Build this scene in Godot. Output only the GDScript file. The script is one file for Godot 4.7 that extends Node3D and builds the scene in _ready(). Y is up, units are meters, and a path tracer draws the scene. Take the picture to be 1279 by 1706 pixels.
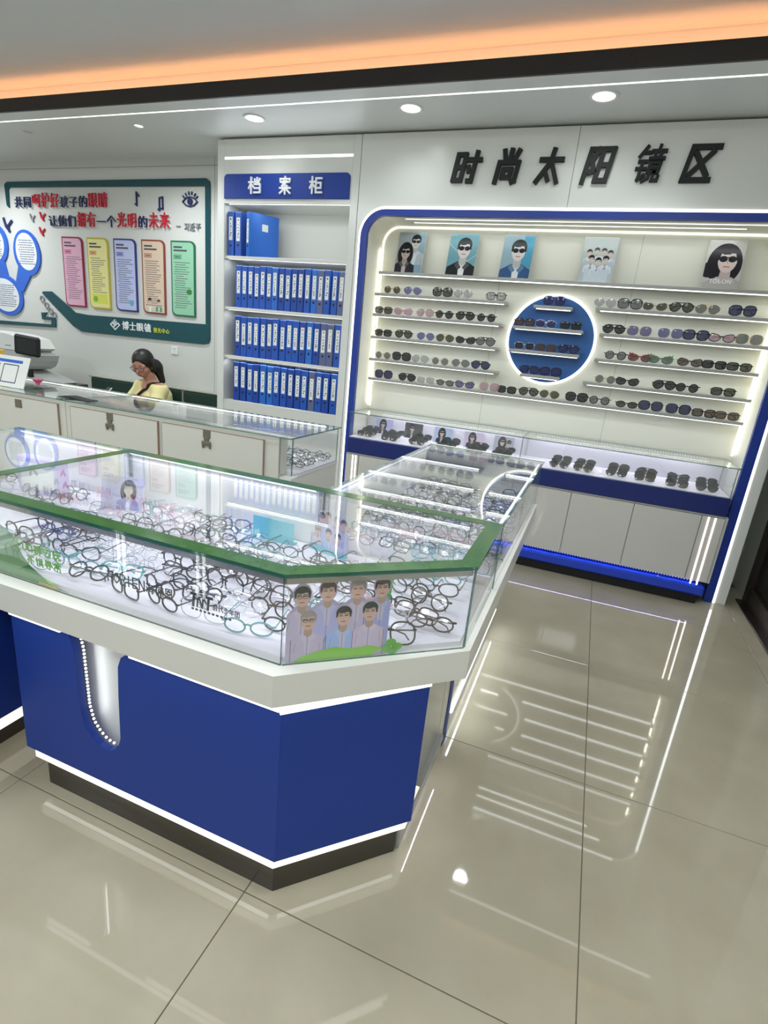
extends Node3D
# An optician's shop: showcases in the middle, a wall of sunglasses, a filing cabinet and a waiting corner behind.

const CEIL := 2.767       # underside of the soffit along the display wall
const TRAY := 2.97        # higher middle part of the ceiling
const WALL := -3.81       # face of the display wall
const FAR := -4.18        # wall behind the bench

var M := {}
var taken := {}
var rng := RandomNumberGenerator.new()

func _ready():
	rng.seed = 20240611
	# ---- camera, environment, exposure
	var cam := Camera3D.new()
	cam.name = "camera"
	cam.fov = rad_to_deg(2.0 * atan(853.0 / 887.3))
	cam.near = 0.05
	cam.far = 60.0
	add_child(cam)
	cam.position = Vector3(0, 1.4, 0)
	cam.basis = Basis(Vector3.UP, deg_to_rad(19.75)) * Basis(Vector3.RIGHT, deg_to_rad(-17.18)) * Basis(Vector3.BACK, deg_to_rad(5.746))
	var we := WorldEnvironment.new()
	we.name = "surroundings"
	var env := Environment.new()
	env.background_mode = Environment.BG_COLOR
	env.background_color = Color(0.02, 0.02, 0.022)
	env.tonemap_mode = Environment.TONE_MAPPER_LINEAR
	env.tonemap_exposure = 1.04
	env.sdfgi_enabled = true
	env.ssao_enabled = true
	env.ssil_enabled = true
	we.environment = env
	add_child(we)
	# ---- the room, then what stands in it
	materials()
	build_room()
	build_ceiling_lights()
	build_display_wall()
	build_sunglasses()
	build_wall_showcase()
	build_filing_cabinet()
	build_poster_wall()
	build_island()
	build_island_contents()
	build_rear_counter()
	build_staff_counter()
	build_waiting_corner()
	build_person()

# ---------------------------------------------------------------- materials
func mat(key: String, c: Color, rough := 0.5, metal := 0.0) -> StandardMaterial3D:
	var m := StandardMaterial3D.new()
	m.resource_name = key
	m.albedo_color = c
	m.roughness = rough
	m.metallic = metal
	M[key] = m
	return m

func glow(key: String, c: Color, e: float) -> StandardMaterial3D:
	var m := mat(key, c, 0.4)
	m.emission_enabled = true
	m.emission = c
	m.emission_energy_multiplier = e
	return m

func clear(key: String, c: Color, a: float, rough := 0.0) -> StandardMaterial3D:
	var m := mat(key, Color(c.r, c.g, c.b, a), rough)
	m.transparency = BaseMaterial3D.TRANSPARENCY_ALPHA
	return m

func hexc(h: String) -> Color:
	return Color.html(h)

func noise_tex(freq: float, c0: Color, c1: Color, oct := 4, size := 512, s := 7) -> NoiseTexture2D:
	var n := FastNoiseLite.new()
	n.seed = s
	n.frequency = freq
	n.fractal_octaves = oct
	var g := Gradient.new()
	g.set_color(0, c0)
	g.set_color(1, c1)
	var t := NoiseTexture2D.new()
	t.width = size
	t.height = size
	t.seamless = true
	t.noise = n
	t.color_ramp = g
	return t

func materials():
	var m := mat("floor_tile", Color.WHITE, 0.035)
	m.albedo_texture = noise_tex(0.012, hexc("a39b86"), hexc("aea692"), 5)
	m.uv1_triplanar = true
	m.uv1_world_triplanar = true
	m.uv1_scale = Vector3(0.45, 0.45, 0.45)
	m.metallic_specular = 0.5
	mat("grout", hexc("6b6556"), 0.8)
	mat("ceiling_paint", hexc("d4d8d9"), 0.75)
	mat("soffit_paint", hexc("dcdedb"), 0.4)
	mat("wall_paint", hexc("cfd0cc"), 0.55)
	mat("panel_white", hexc("e0e1dc"), 0.2)
	mat("recess_white", hexc("e4e3d6"), 0.45)
	mat("counter_white", hexc("cbc9c1"), 0.3)
	mat("cabinet_white", hexc("dcdcd6"), 0.3)
	mat("door_white", hexc("cfcdc8"), 0.05)
	mat("ledge_white", hexc("dcdad4"), 0.3)
	mat("grey_panel", hexc("a9a9a6"), 0.18)
	mat("fascia_dark", hexc("241d1a"), 0.35)
	mat("kick_dark", hexc("3a352e"), 0.35)
	mat("black", hexc("0c0d0f"), 0.6)
	mat("dark_frame", hexc("2a2320"), 0.3, 0.2)
	mat("blue", hexc("0a3796"), 0.55)
	mat("blue_frame", hexc("17399a"), 0.4)
	mat("blue_deep", hexc("10256e"), 0.4)
	mat("blue_disc", hexc("1b5596"), 0.45)
	mat("blue_bright", hexc("2446c8"), 0.22)
	mat("seam", hexc("8d8d88"), 0.7)
	mat("edge_brown", hexc("9b8273"), 0.6)
	mat("steel", hexc("b9b7b0"), 0.25, 0.9)
	mat("hasp", hexc("8a857a"), 0.35, 0.8)
	mat("shelf_grey", hexc("a5a6a2"), 0.3)
	mat("tray_white", hexc("dfdde8"), 0.5)
	mat("liner_grey", hexc("4f6068"), 0.6)
	mat("teal", hexc("07474f"), 0.25)
	mat("plastic_white", hexc("e2e3e0"), 0.35)
	mat("plastic_grey", hexc("b8bab8"), 0.4)
	mat("screen_dark", hexc("1d2023"), 0.15)
	mat("bench_green", hexc("1c3a33"), 0.45)
	mat("bench_piping", hexc("a9aca0"), 0.5)
	mat("binder_blue", hexc("2456b6"), 0.35)
	mat("binder_blue_dark", hexc("2047a0"), 0.35)
	mat("binder_blue_light", hexc("2a6ccb"), 0.35)
	mat("binder_grey", hexc("5d6690"), 0.4)
	mat("hole_dark", hexc("10142c"), 0.6)
	mat("paper", hexc("eceeea"), 0.7)
	mat("letter_white", hexc("eef0f2"), 0.35)
	mat("letter_red", hexc("c2253a"), 0.35)
	mat("letter_navy", hexc("20285a"), 0.35)
	mat("letter_yellow", hexc("c8d23c"), 0.4)
	mat("letter_grey", hexc("8f9296"), 0.35)
	mat("card_blue", hexc("2a62c8"), 0.3)
	mat("skin", hexc("c08d74"), 0.5)
	mat("hair", hexc("17110f"), 0.45)
	mat("shirt", hexc("eee3a6"), 0.85)
	mat("trousers", hexc("2b2c33"), 0.85)
	mat("strap", hexc("3a1c1c"), 0.6)
	mat("lips", hexc("a35a52"), 0.5)
	mat("eye_white", hexc("e8e2dc"), 0.3)
	mat("pink", hexc("e0608c"), 0.6)
	mat("green_card", hexc("3a8f3f"), 0.45)
	mat("leaf_green", hexc("63b53a"), 0.5)
	mat("grass_print", hexc("86c92c"), 0.5)
	mat("cyan_card", hexc("58b7c9"), 0.45)
	mat("violet_card", hexc("b9a6dd"), 0.5)
	mat("yellow_print", hexc("e4b23a"), 0.5)
	var strip := mat("green_strip", Color.WHITE, 0.15)
	strip.albedo_texture = noise_tex(0.03, hexc("2c5727"), hexc("39682f"), 3, 256)
	strip.uv1_triplanar = true
	strip.uv1_world_triplanar = true
	strip.uv1_scale = Vector3(3, 3, 3)
	clear("glass", hexc("e8f4f0"), 0.03)
	clear("glass_edge", hexc("2f6a5c"), 0.75, 0.05)
	clear("door_glass", hexc("161616"), 0.55, 0.22)
	clear("clear_lens", hexc("eef2f6"), 0.06)
	clear("acrylic", hexc("f4f6f8"), 0.12)
	clear("sticker_green", hexc("3f9a3c"), 0.55, 0.1)
	for k in [["lens_black", "15171a", 0.93], ["lens_olive", "2c2f1c", 0.9], ["lens_grey", "55565a", 0.82], ["lens_smoke", "8d8a8c", 0.62], ["lens_purple", "4a4788", 0.84], ["lens_navy", "20245a", 0.92], ["lens_pink", "a77a90", 0.72], ["lens_brown", "4c352c", 0.88]]:
		clear(k[0], hexc(k[1]), k[2], 0.06)
	mat("frame_black", hexc("131316"), 0.25)
	mat("frame_brown", hexc("3e2a22"), 0.3)
	mat("frame_gold", hexc("b79a63"), 0.3, 0.9)
	mat("frame_silver", hexc("c2c4c8"), 0.25, 0.9)
	mat("frame_blue", hexc("28367c"), 0.3)
	mat("frame_red", hexc("a02c34"), 0.35)
	mat("frame_green", hexc("4c8a50"), 0.35)
	clear("frame_clear", hexc("cfc8d8"), 0.5, 0.1)
	clear("frame_pink", hexc("cf9fae"), 0.6, 0.1)
	clear("frame_teal", hexc("58a6a8"), 0.65, 0.1)
	glow("led", hexc("fbfbf4"), 1.6)
	glow("led_soft", hexc("f6f4e6"), 1.0)
	glow("led_violet", hexc("cfcaff"), 1.4)
	glow("led_cool", hexc("eef0ff"), 1.5)
	glow("led_rose", hexc("fff0ea"), 2.2)
	glow("lamp_face", hexc("fffdf4"), 2.2)
	glow("led_warm", hexc("ffc990"), 1.2)

# ---------------------------------------------------------------- mesh building
class Mb:
	var v := PackedVector3Array()
	var n := PackedVector3Array()
	var u := PackedVector2Array()

	func tri(a: Vector3, b: Vector3, c: Vector3, hint: Vector3, ua := Vector2.ZERO, ub := Vector2.ZERO, uc := Vector2.ZERO):
		var k := (c - a).cross(b - a)
		if k.length_squared() < 1e-16:
			return
		k = k.normalized()
		if k.dot(hint) < 0.0:
			k = -k
			v.append_array([a, c, b])
			u.append_array([ua, uc, ub])
		else:
			v.append_array([a, b, c])
			u.append_array([ua, ub, uc])
		n.append_array([k, k, k])

	func quad(a: Vector3, b: Vector3, c: Vector3, d: Vector3, hint: Vector3, ua := Vector2(0, 1), ub := Vector2(1, 1), uc := Vector2(1, 0), ud := Vector2(0, 0)):
		tri(a, b, c, hint, ua, ub, uc)
		tri(a, c, d, hint, ua, uc, ud)

	func stri(a: Vector3, b: Vector3, c: Vector3, na: Vector3, nb: Vector3, nc: Vector3):
		var k := (c - a).cross(b - a)
		if k.length_squared() < 1e-18:
			return
		if k.dot(na + nb + nc) < 0.0:
			v.append_array([a, c, b])
			n.append_array([na, nc, nb])
		else:
			v.append_array([a, b, c])
			n.append_array([na, nb, nc])
		u.append_array([Vector2.ZERO, Vector2.ZERO, Vector2.ZERO])

	func box(c: Vector3, s: Vector3, bev := 0.0, xf := Transform3D()):
		var h := s * 0.5
		bev = minf(bev, minf(h.x, minf(h.y, h.z)) * 0.9)
		var i := h - Vector3(bev, bev, bev)
		for ax in 3:
			for sg in [-1.0, 1.0]:
				var p := []
				for q in [[-1, -1], [1, -1], [1, 1], [-1, 1]]:
					var w := Vector3()
					w[ax] = sg * h[ax]
					w[(ax + 1) % 3] = q[0] * i[(ax + 1) % 3]
					w[(ax + 2) % 3] = q[1] * i[(ax + 2) % 3]
					p.append(xf * (c + w))
				var hint := Vector3()
				hint[ax] = sg
				quad(p[0], p[1], p[2], p[3], xf.basis * hint)
		if bev <= 0.0:
			return
		for ax in 3:
			var b1 := (ax + 1) % 3
			var b2 := (ax + 2) % 3
			for s1 in [-1.0, 1.0]:
				for s2 in [-1.0, 1.0]:
					var p := []
					for e in [[-1.0, 0], [1.0, 0], [1.0, 1], [-1.0, 1]]:
						var w := Vector3()
						w[ax] = e[0] * i[ax]
						w[b1] = s1 * (h[b1] if e[1] == 0 else i[b1])
						w[b2] = s2 * (i[b2] if e[1] == 0 else h[b2])
						p.append(xf * (c + w))
					var hint := Vector3()
					hint[b1] = s1
					hint[b2] = s2
					quad(p[0], p[1], p[2], p[3], xf.basis * hint)
		for sx in [-1.0, 1.0]:
			for sy in [-1.0, 1.0]:
				for sz in [-1.0, 1.0]:
					tri(xf * (c + Vector3(sx * h.x, sy * i.y, sz * i.z)), xf * (c + Vector3(sx * i.x, sy * h.y, sz * i.z)), xf * (c + Vector3(sx * i.x, sy * i.y, sz * h.z)), xf.basis * Vector3(sx, sy, sz))

	# outline in the x-y plane of xf, drawn out from z0 to z1; the print on the +z face covers the outline's bounds
	func extrude(poly: PackedVector2Array, z0: float, z1: float, xf := Transform3D(), caps := true, sides := true):
		var lo := poly[0]
		var hi := poly[0]
		for p in poly:
			lo = lo.min(p)
			hi = hi.max(p)
		var d := hi - lo
		if caps:
			var ix := Geometry2D.triangulate_polygon(poly)
			for k in range(0, ix.size(), 3):
				var a := poly[ix[k]]
				var b := poly[ix[k + 1]]
				var c := poly[ix[k + 2]]
				var ua := Vector2((a.x - lo.x) / d.x, 1.0 - (a.y - lo.y) / d.y)
				var ub := Vector2((b.x - lo.x) / d.x, 1.0 - (b.y - lo.y) / d.y)
				var uc := Vector2((c.x - lo.x) / d.x, 1.0 - (c.y - lo.y) / d.y)
				tri(xf * Vector3(a.x, a.y, z1), xf * Vector3(b.x, b.y, z1), xf * Vector3(c.x, c.y, z1), xf.basis.z, ua, ub, uc)
				tri(xf * Vector3(a.x, a.y, z0), xf * Vector3(b.x, b.y, z0), xf * Vector3(c.x, c.y, z0), -xf.basis.z, ua, ub, uc)
		if sides:
			var turn := -1.0 if Geometry2D.is_polygon_clockwise(poly) else 1.0
			for k in poly.size():
				var a := poly[k]
				var b := poly[(k + 1) % poly.size()]
				var o := Vector2(b.y - a.y, a.x - b.x) * turn
				quad(xf * Vector3(a.x, a.y, z0), xf * Vector3(b.x, b.y, z0), xf * Vector3(b.x, b.y, z1), xf * Vector3(a.x, a.y, z1), xf.basis * Vector3(o.x, o.y, 0), Vector2.ZERO, Vector2.ZERO, Vector2.ZERO, Vector2.ZERO)

	func tube(pts: PackedVector3Array, r: float, sides := 6, closed := false, flat := 1.0, up := Vector3.UP):
		var cnt := pts.size()
		var rings := []
		var norms := []
		for k in cnt:
			var t: Vector3
			if closed:
				t = pts[(k + 1) % cnt] - pts[(k - 1 + cnt) % cnt]
			else:
				t = pts[mini(k + 1, cnt - 1)] - pts[maxi(k - 1, 0)]
			t = t.normalized()
			var sx := t.cross(up)
			if sx.length() < 0.05:
				sx = t.cross(Vector3(0.3, 0.2, 1).normalized())
			sx = sx.normalized()
			var sy := sx.cross(t).normalized()
			var ring := []
			var nr := []
			for j in sides:
				var an := TAU * j / sides
				var dir := sx * cos(an) + sy * sin(an)
				nr.append(dir)
				ring.append(pts[k] + sx * cos(an) * r * flat + sy * sin(an) * r)
			rings.append(ring)
			norms.append(nr)
		var last := cnt if closed else cnt - 1
		for k in last:
			var k2 := (k + 1) % cnt
			for j in sides:
				var j2 := (j + 1) % sides
				stri(rings[k][j], rings[k2][j], rings[k2][j2], norms[k][j], norms[k2][j], norms[k2][j2])
				stri(rings[k][j], rings[k2][j2], rings[k][j2], norms[k][j], norms[k2][j2], norms[k][j2])
		if not closed:
			for e in [0, cnt - 1]:
				var t: Vector3 = (pts[0] - pts[1]) if e == 0 else (pts[cnt - 1] - pts[cnt - 2])
				for j in range(1, sides - 1):
					tri(rings[e][0], rings[e][j], rings[e][j + 1], t)

	# profile of (radius, height) turned round the y axis of xf
	func lathe(prof: PackedVector2Array, seg := 24, xf := Transform3D()):
		for k in prof.size() - 1:
			var a := prof[k]
			var b := prof[k + 1]
			var e := b - a
			var nn := Vector2(e.y, -e.x).normalized()
			for j in seg:
				var t0 := TAU * j / seg
				var t1 := TAU * (j + 1) / seg
				var d0 := Vector3(cos(t0), 0, sin(t0))
				var d1 := Vector3(cos(t1), 0, sin(t1))
				var n0 := xf.basis * (d0 * nn.x + Vector3.UP * nn.y)
				var n1 := xf.basis * (d1 * nn.x + Vector3.UP * nn.y)
				var p00 := xf * (d0 * a.x + Vector3.UP * a.y)
				var p01 := xf * (d1 * a.x + Vector3.UP * a.y)
				var p10 := xf * (d0 * b.x + Vector3.UP * b.y)
				var p11 := xf * (d1 * b.x + Vector3.UP * b.y)
				stri(p00, p01, p11, n0, n1, n1)
				stri(p00, p11, p10, n0, n1, n0)

	# thick strokes of a glyph: points on a 100 by 100 grid, scaled into w by h at (x, y); lean shears the tops to +x
	func strokes(g: String, x: float, y: float, w: float, h: float, thick: float, z0: float, z1: float, lean := 0.0, xf := Transform3D()):
		var lay := 0
		for s in g.split(";"):
			var pts := []
			for p in s.strip_edges().split(" "):
				var q := p.split(",")
				var fy := float(q[1]) / 100.0
				pts.append(Vector2(x + float(q[0]) / 100.0 * w + lean * fy * h, y + fy * h))
			for k in pts.size() - 1:
				var a: Vector2 = pts[k]
				var b: Vector2 = pts[k + 1]
				if a.distance_to(b) < 1e-6:
					continue
				var t := (b - a).normalized()
				var o := Vector2(-t.y, t.x) * thick * 0.5
				a -= t * thick * 0.45
				b += t * thick * 0.45
				lay += 1
				extrude(PackedVector2Array([a - o, b - o, b + o, a + o]), z0, z1 + 0.00004 * (lay % 5), xf)

	func mesh() -> ArrayMesh:
		var arr := []
		arr.resize(Mesh.ARRAY_MAX)
		arr[Mesh.ARRAY_VERTEX] = v
		arr[Mesh.ARRAY_NORMAL] = n
		arr[Mesh.ARRAY_TEX_UV] = u
		var m := ArrayMesh.new()
		m.add_surface_from_arrays(Mesh.PRIMITIVE_TRIANGLES, arr)
		return m

# ---------------------------------------------------------------- scene nodes
func numbered(called: String) -> String:
	var k: int = taken.get(called, 0)
	taken[called] = k + 1
	return called if k == 0 else "%s_%03d" % [called, k]

func tag(o: Node, label: String, category: String, group := ""):
	o.set_meta("label", label)
	o.set_meta("category", category)
	if group:
		o.set_meta("group", group)

func thing(called: String, label: String, category: String, at := Vector3.ZERO, group := "") -> Node3D:
	var o := Node3D.new()
	o.name = numbered(called)
	add_child(o)
	o.position = at
	tag(o, label, category, group)
	return o

func inst(called: String, mesh: Mesh, m: Material, parent: Node) -> MeshInstance3D:
	var o := MeshInstance3D.new()
	o.name = numbered(called) if parent == self else called
	o.mesh = mesh
	o.material_override = m
	parent.add_child(o, true)
	return o

func part(parent: Node, called: String, b: Mb, m, label := "") -> MeshInstance3D:
	var o := inst(called, b.mesh(), M[m] if m is String else m, parent)
	if label:
		o.set_meta("label", label)
	return o

func solo(called: String, label: String, category: String, b: Mb, m, group := "") -> MeshInstance3D:
	var o := part(self, called, b, m)
	tag(o, label, category, group)
	return o

func struct(called: String, b: Mb, m, parent: Node = self) -> MeshInstance3D:
	var o := part(parent, called, b, m)
	if parent == self:
		o.set_meta("kind", "structure")
	return o

func boxed(c: Vector3, s: Vector3, bev := 0.0) -> Mb:
	var b := Mb.new()
	b.box(c, s, bev)
	return b

func span(x0: float, x1: float, y0: float, y1: float, z0: float, z1: float, bev := 0.0) -> Mb:
	return boxed(Vector3((x0 + x1) / 2, (y0 + y1) / 2, (z0 + z1) / 2), Vector3(x1 - x0, y1 - y0, z1 - z0), bev)

# a light as large as the glowing face it belongs to, along a-b, shining towards facing
func strip_light(a: Vector3, b: Vector3, facing: Vector3, width: float, energy: float, c := Color(0.95, 0.985, 1.0)):
	var l := AreaLight3D.new()
	l.name = numbered("strip_lamp")
	var x := (b - a).normalized()
	var z := -facing.normalized()
	var y := z.cross(x).normalized()
	l.area_size = Vector2(a.distance_to(b), width)
	l.light_color = c
	l.light_energy = energy
	l.area_normalize_energy = true
	l.area_range = 12.0
	l.area_attenuation = 2.0
	l.shadow_enabled = true
	add_child(l)
	l.transform = Transform3D(Basis(x, y, z), (a + b) / 2 + facing.normalized() * 0.004)

# glowing bar from a to b; its light comes along
func led_bar(parent: Node, a: Vector3, b: Vector3, facing: Vector3, width: float, energy: float, m := "led", called := "led_strip", depth := 0.008, c := Color(0.95, 0.985, 1.0)) -> MeshInstance3D:
	var x := (b - a).normalized()
	var z := -facing.normalized()
	var y := z.cross(x).normalized()
	var bb := Mb.new()
	bb.box(Vector3(0, 0, depth / 2), Vector3(a.distance_to(b), width, depth), 0.0, Transform3D(Basis(x, y, z), (a + b) / 2))
	var o := part(parent, called, bb, m)
	if energy > 0.0:
		strip_light(a, b, facing, width, energy, c)
	return o

# a row of small glowing chips, as on a bare strip of diodes
func led_dots(parent: Node, a: Vector3, b: Vector3, facing: Vector3, size: float, pitch: float, energy: float, m := "led_cool", c := Color(0.95, 0.95, 1)) -> MeshInstance3D:
	var bb := Mb.new()
	var cnt := int(a.distance_to(b) / pitch)
	for k in cnt:
		bb.box(a.lerp(b, (k + 0.5) / cnt), Vector3(size, size, size))
	var o := part(parent, "led_strip", bb, m)
	if energy > 0.0:
		strip_light(a, b, facing, size, energy, c)
	return o

func glass_box_slab(parent: Node, poly: PackedVector2Array, y0: float, y1: float):
	# outline in x and -z; pane faces and green edges
	var xf := Transform3D(Basis(Vector3.RIGHT, Vector3(0, 0, -1), Vector3.UP), Vector3.ZERO)
	var p := Mb.new()
	p.extrude(poly, y0, y1, xf, true, false)
	part(parent, "top_pane", p, "glass")
	var e := Mb.new()
	e.extrude(poly, y0, y1, xf, false, true)
	part(parent, "pane_edge", e, "glass_edge", "green edge of the glass top")

func glass_pane(parent: Node, a: Vector3, b: Vector3, h: float, t := 0.006, called := "side_pane"):
	var x := (b - a).normalized()
	var z := x.cross(Vector3.UP)
	var xf := Transform3D(Basis(x, Vector3.UP, z), a)
	var l := a.distance_to(b)
	var poly := PackedVector2Array([Vector2(0, 0), Vector2(l, 0), Vector2(l, h), Vector2(0, h)])
	var p := Mb.new()
	p.extrude(poly, -t / 2, t / 2, xf, true, false)
	part(parent, called, p, "glass")
	var e := Mb.new()
	e.extrude(poly, -t / 2, t / 2, xf, false, true)
	part(parent, "pane_edge", e, "glass_edge", "green edge of the glass pane")

func arch(xl: float, xr: float, y0: float, top: float, r: float, seg := 10) -> PackedVector2Array:
	var p := PackedVector2Array()
	p.append(Vector2(xl, y0))
	for k in seg + 1:
		var a := PI - PI / 2 * k / seg
		p.append(Vector2(xl + r + cos(a) * r, top - r + sin(a) * r))
	for k in seg + 1:
		var a := PI / 2 - PI / 2 * k / seg
		p.append(Vector2(xr - r + cos(a) * r, top - r + sin(a) * r))
	p.append(Vector2(xr, y0))
	return p

func band(outer: PackedVector2Array, inner: PackedVector2Array) -> PackedVector2Array:
	var p := outer.duplicate()
	var q := inner.duplicate()
	q.reverse()
	p.append_array(q)
	return p

func rounded(x0: float, x1: float, y0: float, y1: float, r: float, corners := [true, true, true, true], seg := 6) -> PackedVector2Array:
	# corners: lower left, lower right, upper right, upper left
	var p := PackedVector2Array()
	var cs := [[x0 + r, y0 + r, PI, Vector2(x0, y0)], [x1 - r, y0 + r, PI * 1.5, Vector2(x1, y0)], [x1 - r, y1 - r, 0.0, Vector2(x1, y1)], [x0 + r, y1 - r, PI / 2, Vector2(x0, y1)]]
	for c in 4:
		if corners[c]:
			for k in seg + 1:
				var a: float = cs[c][2] + PI / 2 * k / seg
				p.append(Vector2(cs[c][0] + cos(a) * r, cs[c][1] + sin(a) * r))
		else:
			p.append(cs[c][3])
	return p

func ellipse(c: Vector2, rx: float, ry: float, seg := 28, tilt := 0.0) -> PackedVector2Array:
	var p := PackedVector2Array()
	for k in seg:
		var a := TAU * k / seg
		p.append(c + Vector2(cos(a) * rx, sin(a) * ry).rotated(tilt))
	return p

func joined(u: PackedVector2Array, e: PackedVector2Array) -> PackedVector2Array:
	var best := u
	var most := 0.0
	for p in Geometry2D.merge_polygons(u, e):
		var a := 0.0
		for k in p.size():
			a += p[k].cross(p[(k + 1) % p.size()])
		if absf(a) > most:
			most = absf(a)
			best = p
	return best

func ordinal(k: int) -> String:
	return ["first", "second", "third", "fourth", "fifth", "sixth", "seventh", "eighth", "ninth", "tenth", "eleventh", "twelfth", "thirteenth", "fourteenth", "fifteenth", "sixteenth", "seventeenth", "eighteenth", "nineteenth", "twentieth", "21st", "22nd", "23rd", "24th", "25th", "26th"][k]

# ---------------------------------------------------------------- the room
func build_room():
	# floor: a grout bed with polished tiles laid in it
	var floor_bed := struct("floor", span(-6.7, 1.3, -0.12, -0.004, -4.4, 3.0), "grout")
	var tile := boxed(Vector3(0, -0.006, 0), Vector3(0.8325, 0.012, 0.8275), 0.001).mesh()
	for i in range(-9, 3):
		for j in range(-5, 6):
			var x := 0.235 + 0.835 * i + 0.4175
			var z := -0.885 + 0.83 * j + 0.415
			if x - 0.42 < -6.7 or x + 0.42 > 2.0 or z - 0.42 < -4.6 or z + 0.42 > 3.3:
				continue
			var t := inst("tile", tile, M.floor_tile, floor_bed)
			t.position = Vector3(x, 0, z)
	# walls
	var wf := struct("wall_far", span(-6.7, -2.97, 0, 3.1, FAR - 0.1, FAR), "wall_paint")
	struct("wall_left", span(-6.7, -6.6, 0, 3.1, FAR, 2.9), "wall_paint")
	struct("wall_behind", span(-6.7, 1.3, 0, 3.1, 2.9, 3.0), "wall_paint")
	var wr := struct("wall_right", span(1.2, 1.3, 0, 3.1, -2.6, 2.9), "wall_paint")
	struct("reveal", span(1.2, 1.3, 0, 3.1, -4.4, -3.955), "wall_paint", wr)
	struct("lintel", span(1.2, 1.3, 2.25, 3.1, -3.955, -2.6), "wall_paint", wr)
	struct("end_panel", span(1.06, 1.3, 0, 3.1, -4.4, -4.3), "wall_paint", wr)
	struct("seam_line", span(-3.300, -3.297, 0.84, CEIL, FAR, FAR + 0.001), "seam", wf)
	struct("seam_line", span(-6.6, -2.98, 2.70, 2.704, FAR, FAR + 0.001), "seam", wf)
	struct("baseboard_far", span(-6.6, -2.98, 0, 0.08, FAR, FAR + 0.012), "grey_panel")
	struct("baseboard_right", span(1.188, 1.2, 0, 0.06, -2.6, 2.9), "kick_dark")
	struct("baseboard_behind", span(-6.6, 1.19, 0, 0.08, 2.888, 2.9), "grey_panel")
	# glazed door in the right wall
	var d := struct("door_1", span(1.185, 1.245, 0, 2.25, -3.955, -3.885, 0.004), "dark_frame")
	struct("door_stile", span(1.185, 1.245, 0, 2.25, -2.67, -2.6, 0.004), "dark_frame", d)
	struct("head_rail", span(1.185, 1.245, 2.16, 2.25, -3.885, -2.67, 0.004), "dark_frame", d)
	struct("bottom_rail", span(1.19, 1.24, 0.0, 0.13, -3.885, -2.67, 0.004), "dark_frame", d)
	struct("threshold", span(1.15, 1.26, 0.0, 0.012, -3.955, -2.6, 0.003), "dark_frame", d)
	struct("glazing", span(1.212, 1.218, 0.13, 2.16, -3.885, -2.67), "door_glass", d)
	struct("handle", span(1.17, 1.185, 0.9, 1.2, -2.77, -2.75, 0.004), "steel", d)
	# dark lobby wall beyond the glazed door
	struct("wall_lobby", span(2.2, 2.3, -0.1, 3.1, -4.6, -2.0), "dark_frame")
	# ceiling: soffit along the walls, a higher tray in the middle
	var c := struct("ceiling", span(-6.7, 1.3, TRAY, TRAY + 0.13, -3.36, 2.0), "ceiling_paint")
	struct("soffit", span(-6.7, 1.3, CEIL, CEIL + 0.33, -4.4, -3.362), "soffit_paint", c)
	struct("cove_floor", span(-6.7, 1.3, CEIL, CEIL + 0.02, -3.362, -3.222), "soffit_paint", c)
	struct("soffit_end", span(-6.7, 1.3, CEIL, CEIL + 0.33, 2.0, 3.0), "soffit_paint", c)
	struct("trim_1", span(-6.6, 1.2, CEIL - 0.002, 2.85, -3.222, -3.204, 0.002), "fascia_dark")

func downlight(x: float, z: float, y: float, r: float, label: String, lit := 1.0):
	var t := thing("downlight", label, "ceiling light", Vector3(x, y, z), "recessed downlights in the ceiling")
	var ring := Mb.new()
	ring.lathe(PackedVector2Array([Vector2(r * 0.86, 0.012), Vector2(r * 0.84, -0.004), Vector2(r, -0.007), Vector2(r * 1.1, -0.004), Vector2(r * 1.12, 0.0)]), 28)
	part(t, "trim_ring", ring, "plastic_white")
	var face := Mb.new()
	face.lathe(PackedVector2Array([Vector2(r * 0.86, -0.001), Vector2(0.0, -0.003)]), 28)
	part(t, "diffuser", face, "lamp_face" if lit > 0.0 else "plastic_grey")
	if lit <= 0.0:
		return
	var l := SpotLight3D.new()
	l.name = numbered("downlight_lamp")
	l.light_color = Color(0.96, 0.985, 1.0)
	l.light_energy = 0.25 * lit
	l.light_size = r * 0.8
	l.spot_angle = 78.0
	l.spot_angle_attenuation = 1.0
	l.spot_range = 12.0
	l.spot_attenuation = 2.0
	l.shadow_enabled = true
	add_child(l)
	l.position = Vector3(x, y - 0.012, z)
	l.basis = Basis(Vector3.RIGHT, -PI / 2)

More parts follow.
